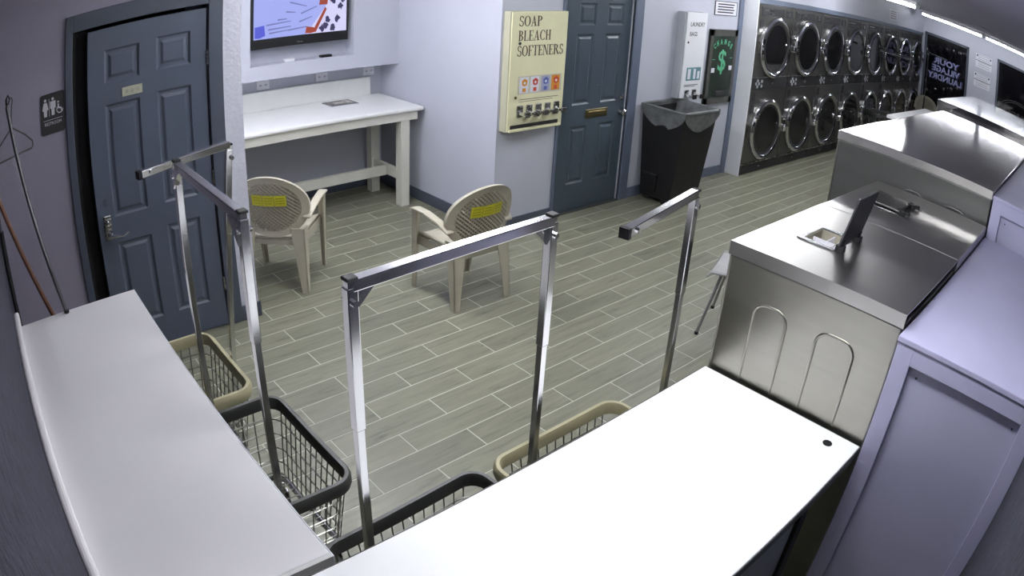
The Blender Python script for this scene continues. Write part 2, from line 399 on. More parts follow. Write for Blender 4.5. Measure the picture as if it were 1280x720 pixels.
# ------------------------------------------------------------------ doors
def panel_door(root, x0, x1, y, z0, z1, panels, ma, t=.045):
    """slab facing -y with recessed, raised-field panels"""
    d = .010
    mb = MB(); mb.box(x0, x1, y + d, y + t, z0, z1)
    xs = sorted({x0, x1} | {p[0] for p in panels} | {p[1] for p in panels}); zs = sorted({z0, z1} | {p[2] for p in panels} | {p[3] for p in panels})
    for i in range(len(xs) - 1):
        for j in range(len(zs) - 1):
            cx, cz = (xs[i] + xs[i + 1]) / 2, (zs[j] + zs[j + 1]) / 2
            if any(p[0] < cx < p[1] and p[2] < cz < p[3] for p in panels): continue
            mb.add([(xs[i], y, zs[j]), (xs[i + 1], y, zs[j]), (xs[i + 1], y, zs[j + 1]), (xs[i], y, zs[j + 1])], [(0, 1, 2, 3)])
    # outer edges
    mb.add([(x0, y, z0), (x0, y, z1), (x0, y + d, z1), (x0, y + d, z0)], [(0, 1, 2, 3)]); mb.add([(x1, y, z0), (x1, y, z1), (x1, y + d, z1), (x1, y + d, z0)], [(0, 1, 2, 3)])
    mb.add([(x0, y, z1), (x1, y, z1), (x1, y + d, z1), (x0, y + d, z1)], [(0, 1, 2, 3)]); mb.add([(x0, y, z0), (x1, y, z0), (x1, y + d, z0), (x0, y + d, z0)], [(0, 1, 2, 3)])
    for p in panels:   # sloped moulding round each recess
        a, b, c, e = p; s = .014
        mb.add([(a, y, c), (b, y, c), (b, y, e), (a, y, e), (a + s, y + d - .0005, c + s), (b - s, y + d - .0005, c + s), (b - s, y + d - .0005, e - s), (a + s, y + d - .0005, e - s)],
               [(0, 1, 5, 4), (1, 2, 6, 5), (2, 3, 7, 6), (3, 0, 4, 7)])
    slab = mb.build('slab', ma, root)
    for p in panels:
        a, b, c, e = p; s = .028; q = .018
        MB().add([(a + s, y + d, c + s), (b - s, y + d, c + s), (b - s, y + d, e - s), (a + s, y + d, e - s),
                  (a + s + q, y + .002, c + s + q), (b - s - q, y + .002, c + s + q), (b - s - q, y + .002, e - s - q), (a + s + q, y + .002, e - s - q)],
                 [(0, 1, 5, 4), (1, 2, 6, 5), (2, 3, 7, 6), (3, 0, 4, 7), (4, 5, 6, 7)]).build('panel', ma, slab)
    return slab
d1 = thing('door_1', None, None, (0.97, YR, 0), kind='structure')
sl = panel_door(d1, .578, 1.352, YR - .002, .008, 2.03,
           [(.69, .92, 1.70, 1.90), (1.03, 1.25, 1.71, 1.91), (.69, .92, .905, 1.575), (1.03, 1.25, .91, 1.585), (.69, .92, .20, .745), (1.025, 1.245, .20, .775)], SLATE)
each(MB().box(.424, DX0, YR - .018, YR, 0, 2.16).box(DX1, 1.455, YR - .018, YR, 0, 2.16).box(DX0, DX1, YR - .018, YR, DZ, 2.16), 'casing', TRIM, d1, bevel=.004)
each(MB().box(DX0, DX0 + .02, YR, YR + .12, 0, DZ).box(DX0, DX0 + .105, YR + .06, YR + .09, 0, DZ), 'jamb', DARK, d1)
for z in (1.73, 1.0, .3):
    MB().lathe([(.008, -.045), (.008, .045)], (1.357, YR - .008, z), 'z', 10).build('hinge', CHROMED, d1, smooth=True)
hd = MB().box(.615, .665, YR - .012, YR - .002, .78, .93).build('handle', CHROMED, d1, bevel=.01)
MB().tube([(.64, YR - .01, .815), (.64, YR - .05, .815), (.66, YR - .055, .812), (.72, YR - .05, .80), (.765, YR - .045, .815)], [.012, .012, .011, .009, .007], 8).build('lever', CHROME, hd, smooth=True)
MB().lathe([(.016, 0), (.016, .016), (.010, .02)], (.64, YR - .012, .885), 'y', 14, -1).build('lock_cylinder', CHROME, hd, smooth=True)
MB().box(.63, .65, YR - .006, YR - .002, .985, 1.03).build('latch_plate', SLATE2, d1)
pl_ = MB().box(.803, .937, YR - .007, YR - .002, 1.60, 1.655).build('name_plate', mat('cream_plate', (.42, .42, .32), .5, noise=.05), d1, bevel=.006)
each(MB().box(.825, .845, YR - .0078, YR - .0068, 1.618, 1.638).box(.86, .88, YR - .0078, YR - .0068, 1.615, 1.635).box(.895, .915, YR - .0078, YR - .0068, 1.618, 1.638), 'worn_mark', mat('plate_print', (.33, .33, .26), .6, noise=.2), pl_)

d2 = thing('door_2', None, None, (4.88, YS, 0), kind='structure')
YS2 = YS + .03
panel_door(d2, SX0 + .008, SX1 - .008, YS2, .012, 2.05,
           [(4.62, 4.84, .265, .80), (4.99, 5.21, .265, .80), (4.62, 4.84, .995, 1.625), (4.99, 5.21, .995, 1.625), (4.64, 4.85, 1.70, 1.90), (5.0, 5.22, 1.70, 1.90)], SLATE2)
each(MB().box(SX0 - .03, SX0, YS - .016, YS + .06, 0, 2.12).box(SX1, SX1 + .12, YS - .016, YS + .02, 0, 2.14).box(SX0, SX1, YS - .016, YS + .02, SZ, 2.14), 'casing', TRIMB, d2, bevel=.004)
ms = MB().box(4.80, 5.09, YS2 - .012, YS2, .865, .945).build('mail_slot', BRASS, d2, bevel=.006)
MB().box(4.83, 5.06, YS2 - .018, YS2 - .010, .885, .925).build('flap', BRASS, ms, bevel=.004)
kn = MB().lathe([(.032, 0), (.032, .008), (.014, .012), (.013, .035), (.028, .042), (.030, .06), (.018, .07)], (5.275, YS2, .885), 'y', 18, -1).build('knob', CHROME, d2, smooth=True)
MB().lathe([(.028, 0), (.028, .014), (.014, .02), (.012, .03)], (5.275, YS2, 1.025), 'y', 18, -1).build('deadbolt', CHROME, d2, smooth=True)
MB().lathe([(.010, 0), (.010, .004)], (4.93, YS2, 1.15), 'y', 10, -1).build('peephole', CHROMED, d2)
MB().box(SX0, SX1, YS - .01, YS + .06, 0, .010).build('threshold', DGREY, d2)

# ------------------------------------------------------------------ ceiling lights
TUBEF = mat('aged_fluorescent_tube', (0.9, 0.9, 0.9), 0.4, emit=(0.93, 0.95, 1.0), estr=TUBE_POWER * 0.34, noise=0.01)
def fixture(x, y0, y1, z, label, tubes=2):
    r = thing('ceiling_light', label, 'ceiling light', (x, (y0 + y1) / 2, ZC), group='fluorescent strip lights')
    MB().box(x - .10, x + .10, y0, y1, ZC - .045, ZC).build('housing', WHITEP, r, bevel=.004)
    for s in ((-.055, .055) if tubes == 2 else (0,)):
        MB().lathe([(.017, y0 + .03), (.017, y1 - .03)], (x + s, 0, z), 'y', 10).build('tube', TUBE if x < 9.3 else TUBEF, r, smooth=True)
    for y in (y0 + .01, y1 - .03):
        MB().box(x - .085, x + .085, y, y + .02, z - .02, ZC - .04).build('lamp_holder', WHITEP, r)
fixture(1.55, 0.25, 1.47, 2.485, 'fluorescent strip light above the bright white folding table')
fixture(2.35, 2.3, 3.52, 2.485, 'fluorescent strip light above the beige armchair nearer the chrome bar')
fixture(2.2, 3.85, 5.07, 2.485, 'fluorescent strip light over the mouth of the television alcove')
fixture(5.0, 2.3, 3.52, 2.485, 'fluorescent strip light above the open tiled floor', 1)
fixture(7.0, 2.6, 3.82, 2.485, 'fluorescent strip light in front of the change machine')
fixture(9.2, 2.68, 3.9, 2.485, 'fluorescent strip light cut by the top of the picture above the dryers', 1)
fixture(13.6, 2.42, 3.88, 2.485, 'long fluorescent strip light in front of the lettered window', 1)
fixture(13.6, .95, 2.38, 2.485, 'fluorescent strip light at the right picture edge, in line with the longest strip', 1)
fixture(9.4, -.13, .88, 2.485, 'fluorescent strip light over the tall washers close to the wall behind them', 1)

# ================================================================== ALCOVE: desk, television
dk = thing('wall_desk', 'white counter desk with cream legs standing in the alcove', 'desk', (2.7, 5.6, 0))
MB().box(XA0 + .01, 3.715, 5.235, 5.985, .875, .912).build('desk_top', DESKW, dk, bevel=.012)
MB().box(XA0 + .01, 3.60, 5.955, 5.988, .912, 1.085).build('backsplash', DESKW, dk, bevel=.004)
MB().box(XA0 + .02, 3.66, 5.256, 5.274, .80, .874).build('apron', DESKC, dk)
MB().box(3.592, 3.612, 5.276, 5.97, .80, .874).build('apron', DESKC, dk)
for (x, y) in ((3.54, 5.31), (3.54, 5.82), (1.72, 5.31), (1.72, 5.82)):
    MB().box(x - .045, x + .045, y - .045, y + .045, 0, .86).build('leg', DESKC, dk, bevel=.004)
MB().box(1.76, 3.50, 5.52, 5.56, .24, .33).build('stretcher', DESKC, dk, bevel=.003)
MB().box(3.515, 3.555, 5.36, 5.775, .24, .33).build('stretcher', DESKC, dk, bevel=.003)
MB().box(1.70, 1.74, 5.36, 5.775, .24, .33).build('stretcher', DESKC, dk, bevel=.003)

mg = thing('magazine', 'small printed magazine lying on the white desk', 'magazine', (3.15, 5.74, .912))
c_, s_ = math.cos(.03), math.sin(.03)
MB().box(3.02, 3.29, 5.645, 5.85, .9125, .921).build('pages', PAPER, mg)
MB().box(3.02, 3.29, 5.645, 5.85, .9211, .9225).build('cover', mat('magazine_cover', (.06, .055, .05), .35, noise=.8, nscale=(25, 25, 25)), mg)
each(MB().box(3.09, 3.20, 5.72, 5.80, .9226, .9232).box(3.21, 3.27, 5.70, 5.83, .9226, .9232), 'cover_picture', mat('magazine_photo', (.45, .43, .40), .4, noise=.7, nscale=(40, 40, 40)), mg)

for x, who in ((2.51, 'nearest the white pillar'), (3.10, 'in the middle of the row'), (3.60, 'nearest the alcove side wall')):
    z = 1.135
    o = thing('wall_outlet', 'white double power outlet above the desk, the one ' + who, 'outlet', (x, YREC, z), group='outlets above the desk')
    MB().box(x - .062, x + .062, YREC - .008, YREC, z - .04, z + .04).build('cover_plate', WHITEP, o, bevel=.003)
    for dx in (-.027, .027):
        r_ = MB().lathe([(.018, 0), (.018, .003)], (x + dx, YREC - .008, z), 'y', 14, -1).build('receptacle', PAPER, o)
        each(MB().box(x + dx - .007, x + dx - .003, YREC - .0118, YREC - .0109, z - .006, z + .008).box(x + dx + .003, x + dx + .007, YREC - .0118, YREC - .0109, z - .006, z + .008), 'slot', INK, r_)

tv = thing('television', 'flat black television showing a pale blue picture in the wall niche', 'television', (2.75, YTV + .05, 1.50))
TX0, TX1, TZ0, TZ1 = 2.285, 3.215, 1.50, 2.06
ty = YTV + .01
MB().box(TX0, TX1, ty, ty + .06, TZ0, TZ1).build('case', BLACK, tv, bevel=.006)
MB().box(2.5, 3.0, ty + .06, YTV + .14, 1.65, 1.9).build('wall_mount', BLACK, tv)
sx0, sx1, sz0, sz1 = TX0 + .025, TX1 - .02, TZ0 + .085, TZ1 - .025
scn = MB().box(sx0, sx1, ty - .002, ty + .001, sz0, sz1).build('screen', SCR, tv)
def on_scr(poly, ma, name, lift):
    SW, SH = sx1 - sx0, sz1 - sz0
    pts = [(sx0 + u * SW, sz0 + v * SH) for u, v in poly]
    MB().plate(pts, 'y', ty - .002 - lift, ty - .0015).build(name, ma, scn)
on_scr([(.56, .0), (.78, .55), (.70, .60), (.72, 1), (1, 1), (1, 0)], SCRW, 'picture_white_area', .0006)
on_scr([(.545, .02), (.56, .15), (.64, .12), (.665, .03), (.60, .01)], SCRR, 'picture_red_block', .0012)
on_scr([(.66, .02), (.78, .46), (.76, .50), (.645, .11)], SCRR, 'picture_red_bar', .0012)
on_scr([(.695, .55), (.71, .78), (.80, .78), (.785, .55)], SCRR, 'picture_red_block', .0012)
on_scr([(.01, .03), (.01, .24), (.11, .26), (.12, .06), (.06, .02)], SCRB, 'picture_logo', .0012)
random.seed(3)
for (u, v) in ((.73, .09), (.79, .24), (.85, .07), (.90, .26), (.86, .62), (.93, .50), (.96, .62), (.83, .66), (.77, .14)):
    pts = [(u + .035 * math.cos(a) * random.uniform(.4, 1.1), v + .085 * math.sin(a) * random.uniform(.4, 1.1)) for a in [2 * PI * k / 11 for k in range(11)]]
    on_scr(pts, SCRD, 'picture_figure', .0014)
for (u, v, L_, t) in ((.13, .24, .26, .04), (.15, .15, .24, .03), (.16, .08, .2, .03), (.34, .46, .10, -.02), (.25, .32, .10, .01), (.38, .64, .18, -.1), (.5, .40, .17, .12), (.42, .76, .15, .05), (.48, .24, .14, .09), (.36, .1, .2, .04)):
    on_scr([(u, v), (u + L_, v + t), (u + L_, v + t + .018), (u, v + .03)], SCRL, 'picture_streak', .001)
MB().box(2.72, 2.77, ty - .003, ty, 1.522, 1.532).build('badge', CHROMED, tv)
MB().box(2.955, 3.065, YTV + .02, YTV + .07, NZ0, NZ0 + .022).build('tv_remote', BLACK, None, bevel=.006, loc=(3.0, YTV + .04, NZ0))
tag(bpy.data.objects['tv_remote'], 'black remote control lying on the niche ledge below the television', 'remote')
MB().box(2.60, 2.70, YTV + .02, YTV + .07, NZ0, NZ0 + .028).build('media_box', WHITEP, None, bevel=.005, loc=(2.65, YTV + .04, NZ0))
tag(bpy.data.objects['media_box'], 'small white box lying on the niche ledge below the television', 'box')

# ================================================================== plastic armchairs
def arm_chair(name, label, loc, rz, group, sticker=True):
    r = thing(name, label, 'chair', loc, rz, group)
    B = lambda mb, n, ma=BEIGE, **k: mb.build(n, ma, r, world=False, **k)
    # seat: dished rounded slab
    mb = MB(); N = 8; rows = []
    for j in range(N + 1):
        y = -.20 + .43 * j / N; hw = .225 - .03 * (1 - j / N)
        row = []
        for i in range(N + 1):
            x = hw * (2 * i / N - 1); e = (2 * i / N - 1)
            z = .40 - .018 * (1 - e * e) + (.012 * e ** 4) - (.03 * max(0, (j - N + 1.5)) ** 2 * .3) + .02 * (j / N)
            row.append((x, y, z))
        rows.append(row)
    vs = [p for q in rows for p in q]; fs = [(j * (N + 1) + i, j * (N + 1) + i + 1, (j + 1) * (N + 1) + i + 1, (j + 1) * (N + 1) + i) for j in range(N) for i in range(N)]
    B(mb.add(vs, fs), 'seat', smooth=True, solid=.014)
    # skirt under the seat
    sk = [(-.20, -.19), (.20, -.19), (.225, .22), (-.225, .22)]
    mb = MB()
    for a, b in ((0, 1), (1, 2), (2, 3), (3, 0)):
        p, q = sk[a], sk[b]
        mb.add([(p[0], p[1], .34), (q[0], q[1], .34), (q[0], q[1], .40), (p[0], p[1], .40)], [(0, 1, 2, 3)])
    B(mb, 'seat_skirt', solid=.012)
    # oval back shell
    HW, ZB, ZT = .262, .40, .855; zc = (ZB + ZT) / 2; hz = (ZT - ZB) / 2
    def bp(u, v, out=0.0):   # u,v in the unit disc
        x = HW * u; z = zc + hz * v
        y = -.205 - .085 * (v + 1) / 2 + .085 * u * u
        return (x, y + out, z)
    inner = .80
    ring = []; n = 40
    for k in range(n):
        a = 2 * PI * k / n; c, s = math.cos(a), math.sin(a)
        ring.append([bp(c, s, -.016), bp(c * 1.0, s * 1.0, .012), bp(c * .97, s * .97, .016), bp(c * inner, s * inner, .004), bp(c * inner, s * inner, -.006), bp(c * .95, s * .95, -.010)])
    back = B(MB().loft(ring, False, True), 'backrest', smooth=True)
    # woven centre: two sets of slats
    wv = MB()
    for d in (1, -1):
        for k in range(-9, 10):
            t = k / 9.5 * 1.05
            pts = []
            for q in range(13):
                s0 = -1 + 2 * q / 12
                u, v = (t + d * s0) * .7071 * inner, (s0 - d * t) * .7071 * inner
                # line offset t along direction (d,1)
                l = math.sqrt(max(0, 1 - t * t)) if abs(t) < 1 else 0
                u = (t * .7071 + d * s0 * l * .7071) * inner; v = (-d * t * .7071 + s0 * l * .7071) * inner
                pts.append(bp(u, v, .001 * d))
            if abs(t) < .97: wv.tube(pts, .0052, 4, square=True)
    fine(wv.build('woven_panel', BEIGED, back, world=False))
    MB().loft([[bp(.785 * math.cos(2 * PI * k / 24), .785 * math.sin(2 * PI * k / 24), .006) for k in range(24)], [bp(.785 * math.cos(2 * PI * k / 24), .785 * math.sin(2 * PI * k / 24), .0065) for k in range(24)]]).build('back_membrane', BEIGED, back, world=False)
    # sticker on the rear face
    st = MB(); pr = MB()
    for k in range(3 if sticker else 0):
        a, b = -.47 + k * .315, -.47 + k * .315 + .30
        st.hexa([bp(a, .06, -.013), bp(b, .06, -.013), bp(b, .06, -.010), bp(a, .06, -.010)], [bp(a, .40, -.013), bp(b, .40, -.013), bp(b, .40, -.010), bp(a, .40, -.010)])
        for q in range(3):
            v = .13 + q * .085
            pr.hexa([bp(a + .04, v, -.0138), bp(b - .04, v, -.0138), bp(b - .04, v, -.013), bp(a + .04, v, -.013)], [bp(a + .04, v + .03, -.0138), bp(b - .04, v + .03, -.0138), bp(b - .04, v + .03, -.013), bp(a + .04, v + .03, -.013)])
    each(st, 'sticker', YELLOW, back, world=False); each(pr, 'sticker_print', YELLOWD, back, world=False)
    # legs: folded angle section, wide at the top
    def leg(top, bot, wt, wb, sxn, syn):
        mb = MB(); th = .012
        for (ax, ay) in ((1, 0), (0, 1)):
            t0 = Vector(top); b0 = Vector(bot)
            dvt = Vector((-sxn * wt * ax, -syn * wt * ay, 0)); dvb = Vector((-sxn * wb * ax, -syn * wb * ay, 0))
            nv = Vector((-sxn * th * (1 - ax), -syn * th * (1 - ay), 0))
            mb.hexa([b0, b0 + dvb, b0 + dvb + nv, b0 + nv], [t0, t0 + dvt, t0 + dvt + nv, t0 + nv])
        return mb
    for s in (-1, 1):
        B(leg((s * .225, -.215, .47), (s * .235, -.25, 0), .10, .045, s, -1), 'leg', bevel=.003)
        B(leg((s * .275, .205, .60), (s * .245, .255, 0), .06, .034, s, 1), 'leg', bevel=.003)
        # arm: flat strip sweeping from the back to the front post
        path = [(s * .238, -.195, .545), (s * .262, -.10, .60), (s * .272, .03, .625), (s * .272, .15, .622), (s * .262, .215, .60)]
        wds = [.030, .028, .030, .032, .026]
        rings = []
        for p, q in zip(path, wds):
            rings.append([(p[0] - q, p[1], p[2] - .008), (p[0] + q, p[1], p[2] - .008), (p[0] + q, p[1], p[2] + .008), (p[0] - q, p[1], p[2] + .008)])
        B(MB().loft(rings), 'armrest', smooth=False, bevel=.006)
    return r
arm_chair('plastic_armchair', 'beige plastic armchair with round woven back, beside the white pillar', (1.985, 4.525, 0), -math.radians(42), 'beige plastic armchairs')
arm_chair('plastic_armchair', 'beige plastic armchair with round woven back, on the open floor beyond the chrome bar', (2.887, 3.606, 0), math.radians(-2), 'beige plastic armchairs')
arm_chair('plastic_armchair', 'beige round backed chair far away in front of the lettered window', (14.1, 3.72, 0), math.radians(-90), 'beige plastic armchairs', False)

# ================================================================== laundry carts
def rrect(L, W, r, z, n=5):
    pts = []
    for cx, cy, a0 in ((L / 2 - r, W / 2 - r, 0), (-L / 2 + r, W / 2 - r, PI / 2), (-L / 2 + r, -W / 2 + r, PI), (L / 2 - r, -W / 2 + r, 1.5 * PI)):
        for k in range(n + 1):
            a = a0 + PI / 2 * k / n; pts.append((cx + r * math.cos(a), cy + r * math.sin(a), z))
    return pts
def cart(label, loc, rz, L, W, zr, rim_mat, poles, bar, group='laundry carts', wire=WIRE, detail=True):
    """local x = long axis. poles: list of (foot(x,y,z), top(x,y,z)); bar: (p0,p1)"""
    r = thing('laundry_cart', label, 'laundry cart', loc, rz, group)
    B = lambda mb, n, ma, **k: mb.build(n, ma, r, world=False, **k)
    zb = zr - .34; bl, bw = L - .12, W - .12
    rim = rrect(L - .03, W - .03, .07, zr)
    # bumper: tall soft rubber band
    P = [Vector(p) for p in rim]; N = len(P); rings = []
    for i, p in enumerate(P):
        t = (P[(i + 1) % N] - P[i - 1]).normalized(); nrm = Vector((t.y, -t.x, 0))
        prof = ((-.010, -.030), (.012, -.030), (.018, -.014), (.018, .014), (.009, .026), (-.005, .026), (-.012, .014))
        rings.append([p + nrm * a + Vector((0, 0, b)) for a, b in prof])
    rm = B(MB().loft(rings, False, True), 'rim', rim_mat, smooth=True)
    # wires
    def lerp_ring(t):
        return [(p[0] * (1 - t) + q[0] * t, p[1] * (1 - t) + q[1] * t, zr * (1 - t) + zb * t) for p, q in zip(rrect(L - .035, W - .035, .085, 0), rrect(bl, bw, .06, 0))]
    hb = MB()
    for t in ((.22, .42, .62, .82, 1.0) if detail else (.3, .65, 1.0)): hb.tube(lerp_ring(t), .0032, 5, closed=True)
    fine(B(hb, 'wire_hoops', wire))
    nx, ny = (13, 9) if detail else (7, 5)
    for sy in (-1, 1):
        mb = MB()
        for i in range(nx):
            u = -1 + 2 * i / (nx - 1)
            mb.tube([(u * (L / 2 - .07), sy * (W / 2 - .018), zr - .015), (u * (bl / 2 - .04), sy * bw / 2, zb)], .0028, 5)
        fine(B(mb, 'wire_side', wire))
    for sx in (-1, 1):
        mb = MB()
        for i in range(ny):
            u = -1 + 2 * i / (ny - 1)
            mb.tube([(sx * (L / 2 - .018), u * (W / 2 - .07), zr - .015), (sx * bl / 2, u * (bw / 2 - .04), zb)], .0028, 5)
        fine(B(mb, 'wire_end', wire))
    mb = MB()
    for i in range(nx):
        u = -1 + 2 * i / (nx - 1); mb.tube([(u * (bl / 2 - .02), -bw / 2, zb), (u * (bl / 2 - .02), bw / 2, zb)], .0028, 5)
    for i in range(ny):
        u = -1 + 2 * i / (ny - 1); mb.tube([(-bl / 2, u * (bw / 2 - .02), zb - .005), (bl / 2, u * (bw / 2 - .02), zb - .005)], .0028, 5)
    fine(B(mb, 'wire_floor', wire))
    # under frame and casters
    zf = zb - .03
    B(MB().tube(rrect(bl, bw, .06, zf), .011, 8, closed=True).tube([(-bl / 2, 0, zf), (bl / 2, 0, zf)], .011, 8), 'under_frame', CHROMED, smooth=True)
    for sx in (-1, 1):
        for sy in (-1, 1):
            x, y = sx * (bl / 2 - .05), sy * (bw / 2 - .02)
            c = B(MB().tube([(x, y, zf), (x, y, .10)], .009, 8).box(x - .02, x + .02, y - .016, y - .012, .045, .11).box(x - .02, x + .02, y + .012, y + .016, .045, .11), 'caster', CHROMED)
            MB().lathe([(.012, -.011), (.043, -.011), (.045, -.006), (.045, .006), (.043, .011), (.012, .011)], (x, y, .0455), 'y', 16).build('wheel', DGREY, c, world=False, smooth=True)
    for foot, top in poles:
        f, t = Vector(foot), Vector(top)
        p = B(MB().tube([f, t], .0115, square=True, up=(1, 0, 0)), 'pole', CARTC, bevel=.002)
        mid = f.lerp(t, .72)
        MB().tube([mid, t - (t - f).normalized() * .02], .0142, square=True, up=(1, 0, 0)).build('sleeve', CARTC, p, world=False, bevel=.003)
        MB().box(t.x - .015, t.x + .015, t.y - .015, t.y + .015, t.z - .004, t.z + .005).build('end_cap', BLACK, p, world=False, bevel=.003)
        d = (Vector(bar[1]) - Vector(bar[0])).normalized()
        bo = MB(); nn = Vector((-d.y, d.x, 0)) if abs(d.z) < .9 else Vector((1, 0, 0))
        bo.tube([t + Vector((0, 0, -.055)) - nn * .024, t + Vector((0, 0, -.055)) + nn * .024], .009, 8)
        bo.build('bolt', CARTC, p, world=False, smooth=True)
    p0, p1 = Vector(bar[0]), Vector(bar[1])
    br = B(MB().tube([p0, p1], .0150, square=True, up=(0, 0, 1)), 'hanging_bar', CARTC, bevel=.003)
    d = (p1 - p0).normalized()
    if not bar[2]:
        MB().tube([p1 - d * .004, p1 + d * .012], .0165, square=True, up=(0, 0, 1)).build('bar_end_cap', BLACK, br, world=False)
        k_ = p1 - d * .05; sd = Vector((-d.y, d.x, 0)) * .022
        MB().tube([k_ - sd, k_ + sd], .011, 8).build('bolt', CARTC, br, world=False, smooth=True)
    for q, sg in ((p0, 1), (p1, -1)):
        if bar[2]:
            MB().add([tuple(q + d * sg * .0 + Vector((0, 0, -.012))), tuple(q + d * sg * .075 + Vector((0, 0, -.012))), tuple(q + Vector((0, 0, -.085)))] +
                     [tuple(q + d * sg * .0 + Vector((0, 0, -.012)) + Vector((-d.y, d.x, 0)) * .02), tuple(q + d * sg * .075 + Vector((0, 0, -.012)) + Vector((-d.y, d.x, 0)) * .02), tuple(q + Vector((0, 0, -.085)) + Vector((-d.y, d.x, 0)) * .02)],
                     [(0, 2, 1), (3, 4, 5), (0, 1, 4, 3), (1, 2, 5, 4), (2, 0, 3, 5)])  .build('gusset', CARTC, br, world=False)
    return r
ZR = .53
# cart A: tan rim, under the counter by the restroom door, long axis along the counter's width
cart('laundry cart with tan rim beside the restroom door, its hanging bar crossing the door', (.56, 2.83, 0), 0, .71, .61, ZR, TANRIM,
     [((.335, 0, .16), (.445, -.03, 1.535))], ((.445, -.03, 1.535), (.02, -.14, 1.525), False))
# cart B: dark rim, long axis along the counter
cart('charcoal rimmed laundry cart half under the long grey white counter', (.67, 2.115, 0), PI / 2, .675, .605, ZR, DKRIM,
     [((-.315, 0, .16), (-.315, 0, 1.615)), ((.32, 0, .16), (.325, 0, 1.615))], ((-.315, 0, 1.60), (.325, 0, 1.60), True))
# cart C: dark rim, in front of the bright table
cart('charcoal rimmed laundry cart carrying the wide chrome bar in front of the bright table', (1.015, 1.285, 0), math.radians(2.6), .70, .58, ZR, DKRIM,
     [((-.31, 0, .16), (-.31, 0, 1.61)), ((.335, 0, .16), (.335, 0, 1.61))], ((-.31, 0, 1.595), (.335, 0, 1.595), True))
# cart D: tan rim
cart('tan rimmed laundry cart behind the bright table with a single crooked bar', (1.742, 1.29, 0), 0, .705, .58, ZR, TANRIM,
     [((.305, 0.01, .16), (.298, .01, 1.56))], ((.298, .01, 1.55), (-.197, -.095, 1.55), False))
cart('far laundry cart standing in front of the dryers', (11.15, 3.62, 0), math.radians(-47), .7, .55, .6, DKRIM,
     [((.36, 0, .2), (.36, 0, 1.65))], ((-.3, 0, 1.63), (.36, 0, 1.63), False), detail=False)
cart('farthest laundry cart between the last dryer and the lettered window', (12.9, 3.3, 0), math.radians(50), .7, .5, .6, DKRIM,
     [((.33, 0, .2), (.33, 0, 1.78))], ((-.35, 0, 1.76), (.33, 0, 1.76), False), detail=False)

# ================================================================== tables in the foreground
t1 = thing('folding_counter', 'long grey white laminate counter running along the dark wall', 'counter', (.22, 2.1, 0))
MB().box(XL, .556, 1.215, 3.073, .862, .90).build('counter_top', LAM, t1, bevel=.004)
each(MB().box(.5565, .5595, 1.2, 3.073, .862, .8995), 'edge_band', WHITEP, t1)
each(MB().box(XL, .556, 1.2005, 1.2145, .862, .8995), 'edge_band', LAMEDGE, t1)
MB().box(XL, XL + .035, 1.2, 3.12, .90, .955).build('back_lip', LAM, t1, bevel=.012)
for y in (1.3, 1.95, 2.6, 3.02):
    MB().add([(XL, y, .86), (.40, y, .86), (XL, y, .45), (XL, y + .03, .86), (.40, y + .03, .86), (XL, y + .03, .45)], [(0, 2, 1), (3, 4, 5), (0, 1, 4, 3), (1, 2, 5, 4), (2, 0, 3, 5)]).build('bracket', DGREY, t1)

t2 = thing('folding_table', 'bright white folding table in the foreground with a black grommet hole', 'table', (1.0, .83, 0))
MB().box(-.06, 2.105, .492, 1.172, .865, .90).build('table_top', LAMW, t2, bevel=.003)
each(MB().box(-.06, 2.105, .488, .4915, .865, .899).box(2.1055, 2.108, .492, 1.172, .865, .899).box(-.06, 2.105, 1.1725, 1.175, .865, .899), 'edge_band', DGREY, t2)
MB().lathe([(.018, 0), (.018, .0012), (.012, .0012), (.012, .0002)], (2.031, .594, .9), 'z', 16).build('grommet', BLACK, t2)
for x in (.05, 1.93):
    MB().box(x - .03, x + .03, .55, .61, .0, .865).build('leg', BLACK, t2, bevel=.004)
    MB().box(x - .03, x + .03, .45, .92, .0, .04).build('foot', BLACK, t2, bevel=.004)
    MB().box(x - .03, x + .03, .50, 1.12, .835, .865).build('support_arm', BLACK, t2)
MB().box(.08, 1.90, .565, .595, .35, .80).build('modesty_panel', GREYP, t2)

# rods, broom, hanger behind the counter
RODM = mat('dark_rod_metal', (.10, .10, .105), .4, .8, noise=.1)
rod = thing('metal_rod', 'thin grey metal rod leaning up from the far end of the counter', 'rod', (.19, 3.06, .90))
MB().tube([(.19, 3.05, .905), (.005, 3.33, 1.85)], .0105, 8).build('shaft', RODM, rod, smooth=True)
MB().lathe([(.014, 0), (.014, .014)], (.19, 3.05, .9), 'z', 10).build('foot_cap', BLACK, rod)
MB().tube([(.005, 3.33, 1.85), (0, 3.335, 1.885), (.012, 3.34, 1.905), (.022, 3.335, 1.885), (.012, 3.33, 1.86)], .006, 6).build('top_hook', BLACK, rod)
bh = thing('broom', 'brown wooden broom handle leaning in the corner behind the counter', 'broom', (.33, 3.33, 0))
MB().tube([(.33, 3.36, .14), (-.085, 3.30, 1.44)], .0125, 8).build('handle', BROWN, bh, smooth=True)
MB().hexa([(.18, 3.31, 0.004), (.50, 3.31, 0.004), (.50, 3.41, 0.004), (.18, 3.41, 0.004)], [(.25, 3.34, .15), (.41, 3.34, .15), (.41, 3.38, .15), (.25, 3.38, .15)]).build('bristles', mat('bristles', (.2, .15, .07), .8, noise=.3), bh)
mp_ = thing('mop', 'dark mop handle standing upright against the dark wall beside the counter', 'mop', (-.07, 3.25, 0))
MB().tube([(-.07, 3.22, .02), (-.092, 3.25, 1.30)], .014, 8).build('handle', BLACK, mp_, smooth=True)
MB().lathe([(.012, .16), (.03, .12), (.035, .004)], (-.07, 3.22, 0), 'z', 10).build('head', GREYP, mp_)
hg = thing('coat_hanger', 'dark wire coat hanger hooked on the thin grey rod', 'hanger', (.045, 3.36, 1.70))
